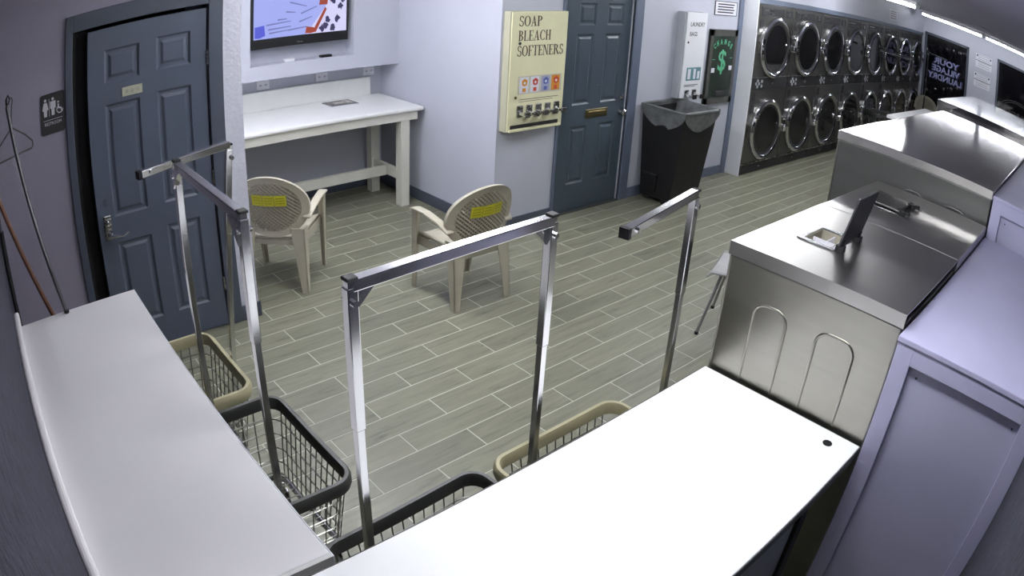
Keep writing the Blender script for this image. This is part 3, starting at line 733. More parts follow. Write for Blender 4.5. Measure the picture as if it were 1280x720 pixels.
ca, sa = math.cos(.62), math.sin(.62)
hp = lambda u, z: (.030 + u * ca, 3.335 + u * sa, z)
MB().tube([hp(-.02, 1.865), hp(-.012, 1.885), hp(.004, 1.888), hp(.012, 1.87), hp(.004, 1.845), hp(0, 1.80), hp(0, 1.745)], .0035, 6).build('hook', DGREY, hg, smooth=True)
MB().tube([hp(0, 1.745), hp(-.10, 1.685), hp(-.148, 1.645), hp(-.152, 1.625), hp(-.14, 1.612), hp(.14, 1.600), hp(.152, 1.61), hp(.150, 1.635), hp(.10, 1.68)], .0045, 6, closed=True).build('shoulders', DGREY, hg, smooth=True)

rs = thing('restroom_sign', 'black restroom sign with white figures beside the slate door', 'sign', (.335, YR, 1.62))
MB().plate([(.252 + .01, 1.503), (.408, 1.503), (.418, 1.513), (.418, 1.73), (.408, 1.74), (.262, 1.74), (.252, 1.73), (.252, 1.513)], 'y', YR - .006, YR).build('plate', INK, rs)
FIG = mat('sign_white_print', (.55, .54, .58), .5, noise=.02)
yf = YR - .0066
for cx, skirt in ((.285, True), (.338, False)):
    mb = MB()
    mb.plate([(cx + .009 * math.cos(2 * PI * k / 12), 1.705 + .009 * math.sin(2 * PI * k / 12)) for k in range(12)], 'y', yf, YR - .006)
    if skirt: mb.plate([(cx - .012, 1.692), (cx + .012, 1.692), (cx + .022, 1.65), (cx + .012, 1.645), (cx + .010, 1.61), (cx - .010, 1.61), (cx - .012, 1.645), (cx - .022, 1.65)], 'y', yf, YR - .006)
    else: mb.plate([(cx - .019, 1.692), (cx + .019, 1.692), (cx + .019, 1.65), (cx + .011, 1.65), (cx + .010, 1.61), (cx - .010, 1.61), (cx - .011, 1.65), (cx - .019, 1.65)], 'y', yf, YR - .006)
    mb.build('figure', FIG, rs)
mb = MB()
mb.plate([(.375 + .006 * math.cos(2 * PI * k / 10), 1.678 + .006 * math.sin(2 * PI * k / 10)) for k in range(10)], 'y', yf, YR - .006)
mb.plate([(.371, 1.668), (.379, 1.668), (.381, 1.648), (.397, 1.643), (.402, 1.622), (.396, 1.620), (.391, 1.636), (.371, 1.64)], 'y', yf, YR - .006)
mb.tube([(.385 + .021 * math.cos(a), yf, 1.634 + .021 * math.sin(a)) for a in [PI * (.75 + 1.25 * k / 14) for k in range(15)]], .003, 5)
mb.build('wheelchair_symbol', FIG, rs)
each(MB().box(.311, .3135, yf, YR - .006, 1.605, 1.71).box(.268, .402, yf, YR - .006, 1.585, 1.5875), 'divider', FIG, rs)
text_part('lettering', 'RESTROOM', FIG, rs, (.335, yf, 1.556), .026, '-y', .88, 'CENTER')

# ================================================================== soap wall
def glyph(ch):
    """serif capitals on a unit height: list of polygons and the advance width"""
    S, T, F = .17, .055, .05
    R = lambda x0, x1, y0, y1: [(x0, y0), (x1, y0), (x1, y1), (x0, y1)]
    def stem(x, t=S): return [R(x, x + t, 0, 1), R(x - .08, x + t + .08, 0, F), R(x - .08, x + t + .08, 1 - F, 1)]
    def ring(cx, cy, rx, ry, a0, a1, tx=S, ty=T, n=14):
        out = []
        for k in range(n):
            q = []
            for a, o in ((k, 1), (k + 1, 1), (k + 1, 0), (k, 0)):
                t = math.radians(a0 + (a1 - a0) * a / n); q.append((cx + (rx - (0 if o else tx)) * math.cos(t), cy + (ry - (0 if o else ty)) * math.sin(t)))
            out.append(q)
        return out
    if ch == 'L': return stem(.1) + [R(.1, .68, 0, F), R(.63, .68, 0, .28)], .74
    if ch in 'EF':
        p = stem(.1) + [R(.1, .66, 1 - F, 1), R(.61, .66, .74, 1), R(.27, .5, .49, .54), R(.46, .5, .41, .62)]
        return (p + [R(.1, .68, 0, F), R(.63, .68, 0, .27)], .75) if ch == 'E' else (p, .70)
    if ch == 'T': return stem(.30) + [R(.0, .77, 1 - F, 1), R(0, .05, .74, 1), R(.72, .77, .74, 1)], .80
    if ch == 'H': return stem(.1) + stem(.58) + [R(.27, .58, .49, .54)], .93
    if ch == 'N': return stem(.08, .06) + stem(.66, .06) + [[(.06, 1), (.26, 1), (.74, 0), (.62, 0)]], .86
    if ch == 'P': return stem(.1) + ring(.30, .75, .38, .25, -90, 90), .72
    if ch == 'R': return stem(.1) + ring(.30, .76, .36, .24, -90, 90) + [[(.36, .52), (.52, .54), (.86, 0), (.66, 0)], R(.64, .92, 0, F)], .90
    if ch == 'B': return stem(.1) + ring(.30, .76, .33, .24, -90, 90) + ring(.30, .27, .38, .27, -90, 90), .76
    if ch == 'O': return ring(.45, .5, .43, .51, 0, 360, n=24), .92
    if ch == 'C': return ring(.46, .5, .44, .51, 40, 320, n=22) + [R(.75, .80, .62, .86)], .86
    if ch == 'S': return ring(.33, .74, .27, .27, 20, 270, .12, .07) + ring(.33, .26, .30, .27, -160, 90, .13, .07) + [R(.54, .585, .72, .95), R(.03, .075, .05, .30)], .68
    if ch == 'A': return [[(.10, 0), (.165, 0), (.47, 1), (.40, 1)], [(.56, 0), (.76, 0), (.47, 1), (.36, 1)], R(.22, .60, .30, .35), R(.0, .28, 0, F), R(.48, .86, 0, F)], .88
    return [], .4
def serif_word(word, x, z, h, y, ma, parent, width):
    adv = sum(glyph(c)[1] for c in word); k = width / adv
    for c in word:
        polys, w_ = glyph(c); mb = MB()
        for p in polys: mb.plate([(x + u * k, z + v * h) for u, v in p], 'y', y - .001, y)
        mb.build('letter', ma, parent); x += w_ * k
sv = thing('soap_vending_box', 'cream wall mounted soap, bleach and softener vending box', 'vending machine', (4.07, YS, .88))
VX0, VX1, VZ0, VZ1_, VY = 3.765, 4.380, .880, 1.838, 4.2
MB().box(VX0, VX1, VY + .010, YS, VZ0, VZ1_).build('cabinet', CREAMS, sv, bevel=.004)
fr_ = MB().box(VX0 + .010, VX1, VY, VY + .010, VZ0 + .005, VZ1_).build('front', CREAM, sv, bevel=.003)
serif_word('SOAP', 3.845, 1.722, .082, VY, INKB, fr_, .245)
serif_word('BLEACH', 3.845, 1.607, .082, VY, INKB, fr_, .355)
serif_word('SOFTENERS', 3.840, 1.485, .084, VY, INKB, fr_, .505)
MB().box(3.868, 4.345, VY - .002, VY, 1.180, 1.325).build('display_window', mat('display_card', (.55, .54, .45), .3, noise=.05), sv)
for k, (mc, md_) in enumerate(((PAPER, ORANGE), (PAPER, REDB), (mat('package_lilac', (.35, .36, .5), .5, noise=.1), BLUEB), (ORANGE, REDB))):
    x = 3.884 + k * .116
    pk = MB().box(x, x + .092, VY - .004, VY - .001, 1.190, 1.315).build('package_card', mc, sv)
    each(MB().plate([(x + .02, 1.288), (x + .05, 1.305), (x + .08, 1.288), (x + .075, 1.253), (x + .05, 1.243), (x + .025, 1.253)], 'y', VY - .005, VY - .004).box(x + .03, x + .065, VY - .005, VY - .004, 1.198, 1.228), 'print', md_, pk)
    MB().plate([(x + .036, 1.270), (x + .05, 1.282), (x + .064, 1.270), (x + .05, 1.256)], 'y', VY - .006, VY - .005).build('print', PAPER, pk)
MB().lathe([(.012, 0), (.012, .008)], (3.862, VY, 1.588), 'y', 10, -1).build('lock', INK, sv)
MB().lathe([(.012, 0), (.012, .008)], (3.846, VY, 1.158), 'y', 10, -1).build('lock', BRASS, sv)
each(MB().box(3.885, 4.32, VY - .001, VY, 1.135, 1.139).box(3.885, 4.26, VY - .001, VY, 1.118, 1.121), 'small_print', INKB, sv)
for k in range(5):
    x = 3.895 + k * .102
    c_ = MB().box(x - .03, x + .03, VY - .014, VY, .995, 1.09).build('coin_mechanism', CHROMED, sv, bevel=.004)
    MB().box(x - .018, x + .026, VY - .085, VY - .014, 1.020, 1.043).build('coin_slide', CHROME, c_, bevel=.003)
    MB().box(x - .024, x + .032, VY - .10, VY - .085, 1.010, 1.055).build('coin_slide_end', CHROMED, c_, bevel=.003)
MB().box(3.805, 4.335, VY - .003, VY + .001, .905, .935).build('dispensing_slot', INK, sv)
MB().box(3.79, 4.36, VY - .018, VY + .002, .882, .902).build('slot_lip', CREAM, sv, bevel=.003)

lb = thing('bag_vending_box', 'tall narrow white laundry bag dispenser above the black bin', 'vending machine', (6.2, YS, .85))
LX0, LX1, LY = 6.01, 6.40, YS - .10
MB().box(LX0, LX1 - .01, LY + .01, YS, .975, 1.86).build('cabinet', GREYP, lb, bevel=.004)
MB().box(LX0 + .03, LX1, LY, LY + .01, .975, 1.86).build('front', WHITEP, lb, bevel=.003)
text_part('lettering', 'LAUNDRY', INK, lb, (6.10, LY - .0008, 1.715), .065, '-y', .85)
text_part('lettering', 'BAGS', INK, lb, (6.10, LY - .0008, 1.615), .065, '-y', .85)
MB().lathe([(.011, 0), (.011, .006)], (6.085, LY, 1.55), 'y', 10, -1).build('lock', INK, lb)
dp = MB().box(6.11, 6.36, LY - .003, LY, 1.155, 1.29).build('display_window', TEAL, lb)
each(MB().box(6.13, 6.18, LY - .004, LY - .003, 1.17, 1.275).box(6.23, 6.27, LY - .004, LY - .003, 1.17, 1.275).box(6.30, 6.34, LY - .004, LY - .003, 1.17, 1.25), 'package_card', PAPER, dp)
each(MB().box(6.09, 6.33, LY - .001, LY, 1.105, 1.112).box(6.09, 6.28, LY - .001, LY, 1.09, 1.095), 'small_print', INK, lb)
for k in range(2):
    x = 6.14 + k * .13
    c_ = MB().box(x - .035, x + .035, LY - .014, LY, .985, 1.06).build('coin_mechanism', CHROMED, lb, bevel=.004)
    MB().box(x - .02, x + .03, LY - .10, LY - .014, .995, 1.02).build('coin_slide', CHROME, c_, bevel=.003)
    MB().box(x - .026, x + .036, LY - .115, LY - .10, .985, 1.03).build('coin_slide_end', BLACK, c_, bevel=.003)

cm = thing('change_machine', 'black change machine with a green dollar sign', 'change machine', (6.88, YS, .85))
GX0, GX1, GZ0, GZ1, GY = 6.60, 7.145, .855, 1.68, YS - .035
MB().box(GX0, GX1, GY + .006, YS, GZ0, GZ1).build('cabinet', mat('change_frame', (.06, .06, .055), .35, .5, noise=.1), cm, bevel=.004)
each(MB().box(GX0, GX1, GY, GY + .02, GZ0, GZ0 + .07).box(GX0, GX1, GY, GY + .02, GZ1 - .07, GZ1).box(GX0, GX0 + .055, GY, GY + .02, GZ0, GZ1).box(GX1 - .06, GX1, GY, GY + .02, GZ0, GZ1), 'bezel', mat('change_bezel', (.085, .085, .078), .4, .3, noise=.1), cm)
MB().box(GX0 + .055, GX1 - .06, GY + .003, GY + .008, GZ0 + .07, GZ1 - .07).build('face', DKGREEN, cm)
text_part('lettering', '$', GREEN, cm, (6.862, GY + .0020, 1.225), .33, '-y', 1.0, 'CENTER', bold=.004)
for k, ch in enumerate('CHANGE'):
    a = math.radians(64 - k * 25.6)
    text_part('lettering', ch, GREEN, cm, (6.858 + .168 * math.sin(-a), GY + .002, 1.435 + .085 * math.cos(a)), .078, '-y', .72, 'CENTER', rot2=a * .5, bold=.003)
MB().box(6.665, 6.72, GY - .006, GY + .004, 1.205, 1.255).build('bill_acceptor', PAPER, cm, bevel=.003)
MB().box(7.015, 7.07, GY - .006, GY + .004, 1.225, 1.275).build('bill_acceptor', PAPER, cm, bevel=.003)
each(MB().box(6.67, 6.72, GY + .001, GY + .004, 1.345, 1.352).box(7.02, 7.07, GY + .001, GY + .004, 1.36, 1.367), 'arrow_mark', GREEN, cm)
MB().box(6.78, 7.0, GY - .02, GY + .004, .94, 1.0).build('coin_cup', INK, cm, bevel=.008)

nt_ = thing('notice_sign', 'white printed notice above the change machine', 'sign', (6.89, YS, 1.9))
MB().box(6.67, 7.11, YS - .006, YS, 1.842, 1.99).build('board', PAPER, nt_)
each(MB().box(6.665, 7.115, YS - .008, YS - .0005, 1.836, 1.843).box(6.665, 7.115, YS - .008, YS - .0005, 1.989, 1.996).box(6.663, 6.671, YS - .008, YS - .0005, 1.836, 1.996).box(7.109, 7.117, YS - .008, YS - .0005, 1.836, 1.996), 'frame', INK, nt_)
for k in range(4):
    each(MB().box(6.72, 7.06 - .02 * (k % 2), YS - .0068, YS - .006, 1.955 - k * .03, 1.969 - k * .03), 'print_line', INK, nt_)

# bin
bn = thing('waste_bin', 'tall black wheeled waste bin with a grey plastic liner', 'bin', (5.82, 4.02, 0))
zt = .95
def quad(x0, x1, y0, y1, z): return [(x0, y0, z), (x1, y0, z), (x1, y1, z), (x0, y1, z)]
b0, b1 = (5.57, 6.06, 3.84, 4.20), (5.545, 6.10, 3.755, 4.255)
body = MB()
body.loft([quad(b0[0], b0[1], b0[2], b0[3], .06), quad(b1[0], b1[1], b1[2], b1[3], zt - .03), quad(b1[0] + .015, b1[1] - .015, b1[2] + .015, b1[3] - .015, zt - .03), quad(b0[0] + .02, b0[1] - .02, b0[2] + .02, b0[3] - .02, .09)])
body.build('body', BLACK, bn, bevel=.02)
rimp = [(b1[0] - .01, b1[2] - .01, zt), (b1[1] + .01, b1[2] - .01, zt), (b1[1] + .01, b1[3] + .005, zt), (b1[0] - .01, b1[3] + .005, zt)]
P4 = [Vector(p) for p in rimp]; rp = []
for i in range(4):
    p, q, s = P4[i - 1], P4[i], P4[(i + 1) % 4]
    a, c = q + (p - q).normalized() * .05, q + (s - q).normalized() * .05
    for k in range(5):
        t = k / 4; rp.append((1 - t) ** 2 * a + 2 * t * (1 - t) * q + t * t * c)
MB().tube(rp, .016, 8, closed=True).build('rim', mat('grey_bin_rim', (.10, .105, .105), .3, noise=.2), bn, smooth=True)
# liner: draped skirt outside and inner wall
def per(t, inset, z):   # perimeter point, t in 0..4
    c = [Vector((b1[0] - inset, b1[2] - inset, z)), Vector((b1[1] + inset, b1[2] - inset, z)), Vector((b1[1] + inset, b1[3] + inset * .2, z)), Vector((b1[0] - inset, b1[3] + inset * .2, z))]
    i = int(t) % 4; return c[i].lerp(c[(i + 1) % 4], t - int(t))
ls = MB(); n = 64; rows = []
random.seed(11)
drop = [.055 + .15 * abs(math.sin(PI * ((4 * k / n) % 1.0))) ** .7 + .004 * random.random() for k in range(n)]
for j, fr in enumerate((0, .12, .4, .7, 1.0)):
    row = []
    for k in range(n):
        t = 4 * k / n; z = zt + .012 - fr * drop[k]
        tap = .03 * (fr * drop[k]) / .25
        row.append(per(t, .019 - tap + .004 * math.sin(t * 11 + j) * fr, z))
    rows.append(row)
for j in range(len(rows) - 1): pass
ls.loft(rows, False)
inr = [per(4 * k / n, -.008, zt + .012) for k in range(n)]; inr2 = [per(4 * k / n, -.045 - .012 * math.sin(k * 1.9), zt - .12) for k in range(n)]; inr3 = [per(4 * k / n, -.07 - .015 * math.sin(k * 1.3), .35) for k in range(n)]
ls.loft([rows[0], inr, inr2, inr3], False)
ls.build('liner', BAG, bn, smooth=True)
MB().box(5.60, 6.03, 3.87, 4.17, .35, .355).build('liner_bottom', BAG, bn)
for x in (5.64, 5.99):
    MB().lathe([(.015, -.014), (.045, -.014), (.05, -.006), (.05, .006), (.045, .014), (.015, .014)], (x, 4.16, .0505), 'x', 16).build('wheel', DGREY, bn, smooth=True)
for x in (5.62, 6.0):
    MB().box(x - .03, x + .03, 3.88, 3.94, 0, .065).build('foot', BLACK, bn)
MB().box(5.53, 5.575, 4.0, 4.18, .12, .30).build('hand_grip', BLACK, bn, bevel=.01)

# ================================================================== dryers
def dryer():
    r = thing('stacked_dryer', 'x', 'dryer', (0, 0, 0))
    Wd = .893
    B = lambda mb, n, ma=STEELD, **k: mb.build(n, ma, r, world=False, **k)
    B(MB().box(0.002, Wd - .002, .012, .26, .0, 2.03), 'body', STEELD)
    B(MB().box(.006, Wd - .006, 0, .012, 1.165, 2.028), 'upper_front', STEELD, bevel=.004)
    B(MB().box(.006, Wd - .006, 0, .012, .135, 1.015), 'lower_front', STEELD, bevel=.004)
    k = B(MB().box(.006, Wd - .006, .0, .02, .012, .122), 'kick_plate', INK, bevel=.003)
    MB().lathe([(.014, 0), (.014, .008)], (Wd / 2, 0, .068), 'y', 10, -1).build('lock', CHROMED, k, world=False)
    B(MB().box(.004, Wd - .004, -.012, .01, .124, .133), 'trim_rail', CHROMED); B(MB().box(.004, Wd - .004, -.012, .01, 1.158, 1.168), 'trim_rail', CHROMED)
    s = B(MB().box(.004, Wd - .004, -.006, .012, 1.022, 1.156), 'middle_strip', INK, bevel=.003)
    MB().lathe([(.013, 0), (.013, .008)], (Wd / 2 + .05, -.006, 1.085), 'y', 10, -1).build('lock', CHROMED, s, world=False)
    dl = MB()
    for cx, cz in ((.10, 1.09), (.17, 1.09), (.135, 1.125), (.135, 1.055), (.235, 1.115), (.235, 1.06)):
        dl.lathe([(.02, 0), (.02, .004), (.012, .004), (.012, .001)], (cx, -.006, cz), 'y', 10, -1)
    each(dl, 'coin_dial', GREYP, s, world=False)
    c1 = B(MB().box(.075, .63, -.008, .004, 1.895, 1.995), 'control_panel', INK, bevel=.003)
    each(MB().box(.12, .36, -.0088, -.008, 1.955, 1.97).box(.12, .5, -.0088, -.008, 1.92, 1.925), 'panel_print', CHROMED, c1, world=False)
    c2 = B(MB().box(.70, .85, -.008, .004, 1.895, 1.985), 'coin_slot', INK, bevel=.003)
    MB().box(.75, .79, -.012, -.008, 1.91, 1.97).build('slot_plate', CHROMED, c2, world=False)
    B(MB().box(.06, .13, -.002, .001, 1.745, 1.84), 'number_sticker', INK)
    B(MB().box(.06, .13, -.002, .001, .885, .985), 'number_sticker', INK); B(MB().box(.05, .14, -.002, .001, .74, .84), 'number_sticker', INK)
    for cz in (1.52, .525):
        cx = .455
        d = B(MB().lathe([(.365, .0), (.372, .015), (.366, .04), (.345, .055), (.318, .05), (.305, .035), (.305, .0)], (cx, 0, cz), 'y', 40, -1, closed=True), 'door', CHROME, smooth=True)
        MB().lathe([(.306, .030), (.30, .022), (.26, .012), (.15, .016), (.0015, .018)], (cx, 0, cz), 'y', 36, -1).build('glass', GLASSD, d, world=False, smooth=True)
        MB().lathe([(.304, .034), (.304, .044), (.28, .036), (.28, .026)], (cx, 0, cz), 'y', 36, -1, closed=True).build('gasket', INK, d, world=False, smooth=True)
        MB().box(cx + .35, cx + .405, -.105, 0, cz - .045, cz + .045).build('handle', CHROME, d, world=False, bevel=.018)
        MB().lathe([(.022, 0), (.03, .03), (.03, .08), (.015, .095)], (cx + .372, 0, cz + .125), 'y', 14, -1).build('latch', CHROME, d, world=False, smooth=True)
        MB().box(cx - .392, cx - .355, -.02, 0, cz - .07, cz + .07).build('hinge', STEELD, d, world=False, bevel=.006)
    return r
DP = .9
dr0 = dryer()
ords = ['stacked double dryer next to the white end panel, nearest the change machine', 'second stacked double dryer from the white end panel', 'third stacked double dryer from the white end panel',
        'fourth stacked double dryer from the white end panel', 'fifth stacked double dryer from the white end panel', 'sixth stacked double dryer from the white end panel',
        'second last stacked double dryer before the lettered window', 'last stacked double dryer, beside the lettered window']
for i in range(8):
    o = dr0 if i == 0 else copy_tree(dr0)
    o.location = (7.275 + DP * i, YD, 0); tag(o, ords[i], 'dryer', 'bank of stacked dryers')
nb = thing('notice_sign', 'small pale notice on the wall above the dryers', 'sign', (12.2, YD, 2.25))
MB().box(12.05, 12.5, YD - .006, YD, 2.17, 2.37).build('board', PAPER, nb)
for k in range(4): MB().box(12.09, 12.46, YD - .008, YD - .006, 2.20 + k * .042, 2.215 + k * .042).build('print_line', INK, nb)

# ================================================================== washers
SIDED = mat('dark_reflection_steel_side', (0.085, 0.085, 0.082), 0.38, 0.4, noise=.05, nscale=(3, 3, 20))  # same steel finish; the dark surroundings it mirrors are put into the colour
def washer(label, x0, x1, y0, y1, z, mode, beads=True):
    TOP = STEEL if mode else STEELP
    SIDE = STEELS if mode else SIDED
    r = thing('washer', label, 'washer', ((x0 + x1) / 2, (y0 + y1) / 2, 0), group='stainless front loading washers')
    g = .004
    MB().box(x0 + g, x1 - g, y0 + .006, y1 - .012, .10, z - .05).build('body', SIDE, r, bevel=.006)
    MB().box(x0 + .03, x1 - .03, y0 + .03, y1 - .05, 0, .10).build('plinth', DGREY, r)
    MB().box(x0 + g, x1 - g, y1 - .012, y1 - .004, .102, z - .055).build('front_panel', STEELS, r, bevel=.003)
    cx = (x0 + x1) / 2
    if mode is not None:
        hx0, hx1, hy0, hy1 = x0 + .28, x0 + .45, y0 + .43, y0 + .545
    if mode == 'open':
        tp = MB()
        for a in ((x0, hx0, y0, y1), (hx1, x1, y0, y1), (hx0, hx1, y0, hy0), (hx0, hx1, hy1, y1)):
            tp.box(a[0], a[1], a[2], a[3], z - .004, z)
        tp.box(x0, x1, y1 - .004, y1, z - .05, z - .004).box(x0, x0 + .004, y0, y1 - .004, z - .05, z - .004).box(x1 - .004, x1, y0, y1 - .004, z - .05, z - .004)
        tp.build('top_panel', STEEL, r)
    else:
        MB().box(x0, x1, y0, y1, z - .05, z).build('top_panel', TOP, r, bevel=.004)
    if mode is not None:
        f = .02
        each(MB().box(hx0 - f, hx0, hy0 - f, hy1 + f, z, z + .004).box(hx1, hx1 + f, hy0 - f, hy1 + f, z, z + .004).box(hx0, hx1, hy0 - f, hy0, z, z + .004).box(hx0, hx1, hy1, hy1 + f, z, z + .004), 'soap_hatch_frame', CHROMED, r)
        if mode == 'open':
            # tray hangs in the opening of the top
            MB().box(hx0, hx1, hy0, hy1, z - .046, z - .044).box(hx0, hx0 + .004, hy0, hy1, z - .045, z - .002).box(hx1 - .004, hx1, hy0, hy1, z - .045, z - .002).box(hx0, hx1, hy0, hy0 + .004, z - .045, z - .002).box(hx0, hx1, hy1 - .004, hy1, z - .045, z - .002).build('soap_tray', TRAY, r)
            each(MB().box(hx0 + .085, hx0 + .09, hy0, hy1, z - .044, z - .012).box(hx0 + .09, hx1, hy0 + .05, hy0 + .055, z - .044, z - .012), 'tray_divider', PAPER, r)
        L_ = .195
        ang = math.radians(103) if mode == 'open' else math.radians(1.5)
        hyy, hzz = hy0 - .035, z + .028 if mode == 'open' else z + .012
        def lp(u, v, t):   # u along x, v away from hinge, t thickness
            return (hx0 - .02 + u, hyy + v * math.cos(ang) - t * math.sin(ang), hzz + v * math.sin(ang) + t * math.cos(ang))
        wl = hx1 - hx0 + .04
        ld = MB().hexa([lp(0, 0, 0), lp(wl, 0, 0), lp(wl, L_, 0), lp(0, L_, 0)], [lp(0, 0, .008), lp(wl, 0, .008), lp(wl, L_, .008), lp(0, L_, .008)]).build('soap_lid', mat('lid_grey', (.05, .05, .055), .4, .3, noise=.1) if mode == 'open' else STEELD, r, bevel=.002)
        for u in (.01, wl - .03):
            MB().hexa([lp(u, -.045, -.004), lp(u + .022, -.045, -.004), lp(u + .022, .02, -.002), lp(u, .02, -.002)], [lp(u, -.045, .014), lp(u + .022, -.045, .014), lp(u + .022, .02, .012), lp(u, .02, .012)]).build('hinge_arm', BLACK, ld)
            MB().box(hx0 - .02 + u - .003, hx0 - .02 + u + .028, hyy - .022, hyy + .012, z, z + .026).build('hinge_block', BLACK, ld, bevel=.004)
        if mode != 'open':
            MB().box(hx0 - .02, hx0 + wl - .02, hyy + .0, hyy + .010, z + .008, z + .022).build('hinge_rod', BLACK, ld)
            for u in (.0, .12):
                MB().box(hx0 - .015 + u, hx0 + .005 + u, hy1 + .028, hy1 + .05, z, z + .016).build('bumper', BLACK, r)
    if beads:
        for (c, hw) in ((y0 + .485, .067), (y0 + .222, .075)):
            ztop = z - .18; pts = [(x0 + g, c - hw, .35)]
            for k in range(7):
                a = PI + (-PI / 2) * k / 6; pts.append((x0 + g, c - hw + .05 + .05 * math.cos(a), ztop - .05 + .05 * math.sin(a)))
            for k in range(7):
                a = PI / 2 - PI / 2 * k / 6; pts.append((x0 + g, c + hw - .05 + .05 * math.cos(a), ztop - .05 + .05 * math.sin(a)))
            pts.append((x0 + g, c + hw, .35))
            MB().tube(pts, .0055, 8, up=(1, 0, 0)).build('embossed_bead', SIDE, r, smooth=True)
    # porthole door on the aisle side, control strip
    R_ = min(.27, (x1 - x0) * .33); zc = z * .52
    d = MB().lathe([(R_, 0), (R_ + .01, .015), (R_ - .005, .05), (R_ - .05, .055), (R_ - .06, .02), (R_ - .06, 0)], (cx, y1 - .004, zc), 'y', 32, 1, closed=True).build('door', CHROME, r, smooth=True)
    MB().lathe([(R_ - .058, .02), (R_ - .12, .01), (.002, .014)], (cx, y1 - .004, zc), 'y', 28, 1).build('glass', GLASSD, d, smooth=True)
    MB().box(cx + R_ - .02, cx + R_ + .04, y1 - .004, y1 + .05, zc - .05, zc + .05).build('handle', CHROMED, d, bevel=.01)
    MB().box(x0 + .05, x1 - .05, y1 - .004, y1 + .002, z - .28, z - .10).build('control_panel', BLACK, r)
    return r
WY0_, WY1_ = .484, 1.178
washer('stainless washer with its soap lid standing open, next to the bright table', 2.124, 2.874, WY0_, WY1_, 1.40, 'open')
washer('stainless washer with a closed soap lid, behind the one with the open lid', 2.878, 3.612, WY0_, WY1_, 1.40, 'closed', False)
FZ = 1.584
fx = [3.645, 4.57, 5.54, 6.53]
fl_ = ['tall stainless washer rising directly behind the washer with the closed lid', 'second tall stainless washer behind the small pair', 'third tall stainless washer in the far row']
for i in range(3):
    washer(fl_[i], fx[i], fx[i + 1] - .004, .484, 1.47, FZ, None, i == 0)
washer('first of the tallest stainless washers at the far end of the row', 6.54, 7.53, .484, 1.63, 1.63, None, False)
washer('last tall stainless washer at the far end of the row', 7.535, 8.5, .484, 1.63, 1.63, None, False)

def bulkhead(label, x0, x1, y0, y1, z):
    r = thing('service_bulkhead', label, 'cabinet', ((x0 + x1) / 2, (y0 + y1) / 2, 0))
    MB().box(x0 + .02, x1, y0, y1, 0, z - .02).build('carcass', BULKP, r)
    MB().box(x0 - .006, x1, y0, y1 + .002, z - .02, z).build('top_board', BULK, r, bevel=.003)
    MB().box(x0, x0 + .02, y1 - .065, y1, 0, z - .02).build('stile', BULK, r, bevel=.002)
    MB().box(x0, x0 + .02, y0, y0 + .07, 0, z - .02).build('stile', BULK, r, bevel=.002)
    MB().box(x0, x0 + .02, y0 + .07, y1 - .065, z - .085, z - .02).build('rail', BULK, r, bevel=.002)
    MB().box(x0, x0 + .02, y0 + .07, y1 - .065, 0, .12).build('rail', BULK, r, bevel=.002)
    for y, zz in ((y1 - .10, z - .12), (y0 + .10, z - .12)):
        MB().lathe([(.004, 0), (.004, .003)], (x0 + .02, y, zz), 'x', 8, -1).build('screw', INK, r)
bulkhead('lavender painted service box behind the two smaller washers', 2.082, 3.60, YN, .479, 1.348)
bulkhead('taller lavender service box behind the far washers', 3.64, 8.8, YN, .479, 1.565)

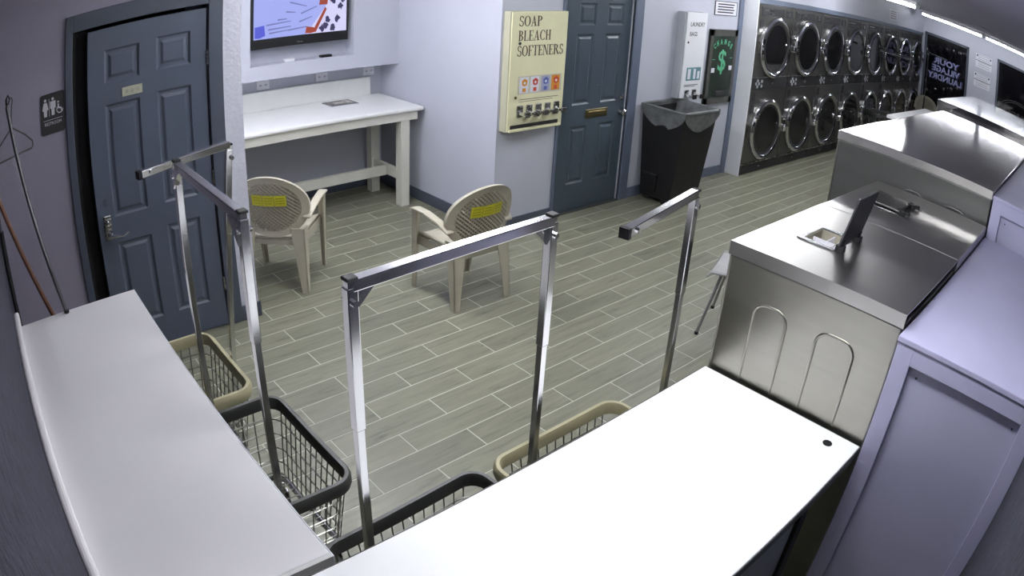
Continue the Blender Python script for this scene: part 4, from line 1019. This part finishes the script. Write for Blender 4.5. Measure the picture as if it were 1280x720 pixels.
# small metal-legged chair behind the washers
ch = thing('side_chair', 'grey moulded chair with metal legs half hidden behind the washer', 'chair', (4.02, 2.08, 0), math.radians(20))
LEGM = mat('dull_chair_leg', (.25, .25, .25), .45, .6, noise=.05)
def shell():
    mb = MB(); N = 8; vs = []; prof = [(.21, .40), (.19, .435), (.10, .44), (-.08, .42), (-.17, .43), (-.215, .50), (-.245, .62), (-.265, .76), (-.27, .80)]
    for (y, z) in prof:
        for i in range(N + 1):
            e = 2 * i / N - 1; hw = .215
            vs.append((hw * e, y + (.02 * e * e if z > .5 else 0), z + .015 * e * e))
    fs = [(j * (N + 1) + i, j * (N + 1) + i + 1, (j + 1) * (N + 1) + i + 1, (j + 1) * (N + 1) + i) for j in range(len(prof) - 1) for i in range(N)]
    return mb.add(vs, fs)
shell().build('seat_shell', mat('grey_moulded_plastic', (.30, .30, .30), .45, noise=.05), ch, world=False, smooth=True, solid=.012)
for sx in (-1, 1):
    for sy in (-1, 1):
        MB().tube([(sx * .15, sy * .13, .415), (sx * .22, sy * .21, .012)], .010, 8).build('leg', LEGM, ch, world=False, smooth=True)
        MB().lathe([(.014, 0), (.014, .02)], (sx * .22, sy * .21, 0), 'z', 10).build('foot_cap', BLACK, ch, world=False)

# far white folding table and wall posters
ft = thing('folding_table', 'far white folding table between the washers and the dryers', 'table', (10.0, 2.7, 0))
MB().box(9.2, 11.3, 2.35, 3.02, .87, .91).build('table_top', LAMW, ft, bevel=.003)
for x in (9.3, 11.2):
    for y in (2.42, 2.95): MB().box(x - .025, x + .025, y - .025, y + .025, 0, .87).build('leg', DGREY, ft)
for n, (y0, y1, z0, z1, lab) in enumerate(((2.34, 2.75, 1.81, 2.10, 'upper framed price board on the end wall beside the lettered window'), (2.36, 2.77, 1.40, 1.69, 'lower framed price board on the end wall beside the lettered window'))):
    r = thing('wall_board', lab, 'sign', (XE, (y0 + y1) / 2, z0), group='framed boards on the end wall')
    MB().box(XE - .012, XE, y0, y1, z0, z1).build('board', PAPER, r)
    zm = (z0 + z1) / 2
    each(MB().box(XE - .016, XE - .012, y0, y1, zm - .006, zm + .006), 'divider', INK, r)
    for k in range(6):
        zz = z0 + .03 + k * .043 + (.02 if k > 2 else 0)
        each(MB().box(XE - .0135, XE - .012, y0 + .05, y1 - .05, zz, zz + .012), 'print_line', GREYP, r)
    for y in (y0 + .02, y1 - .05):
        MB().box(XE - .0135, XE - .012, y, y + .03, z1 - .06, z1 - .02).build('corner_mark', INK, r)
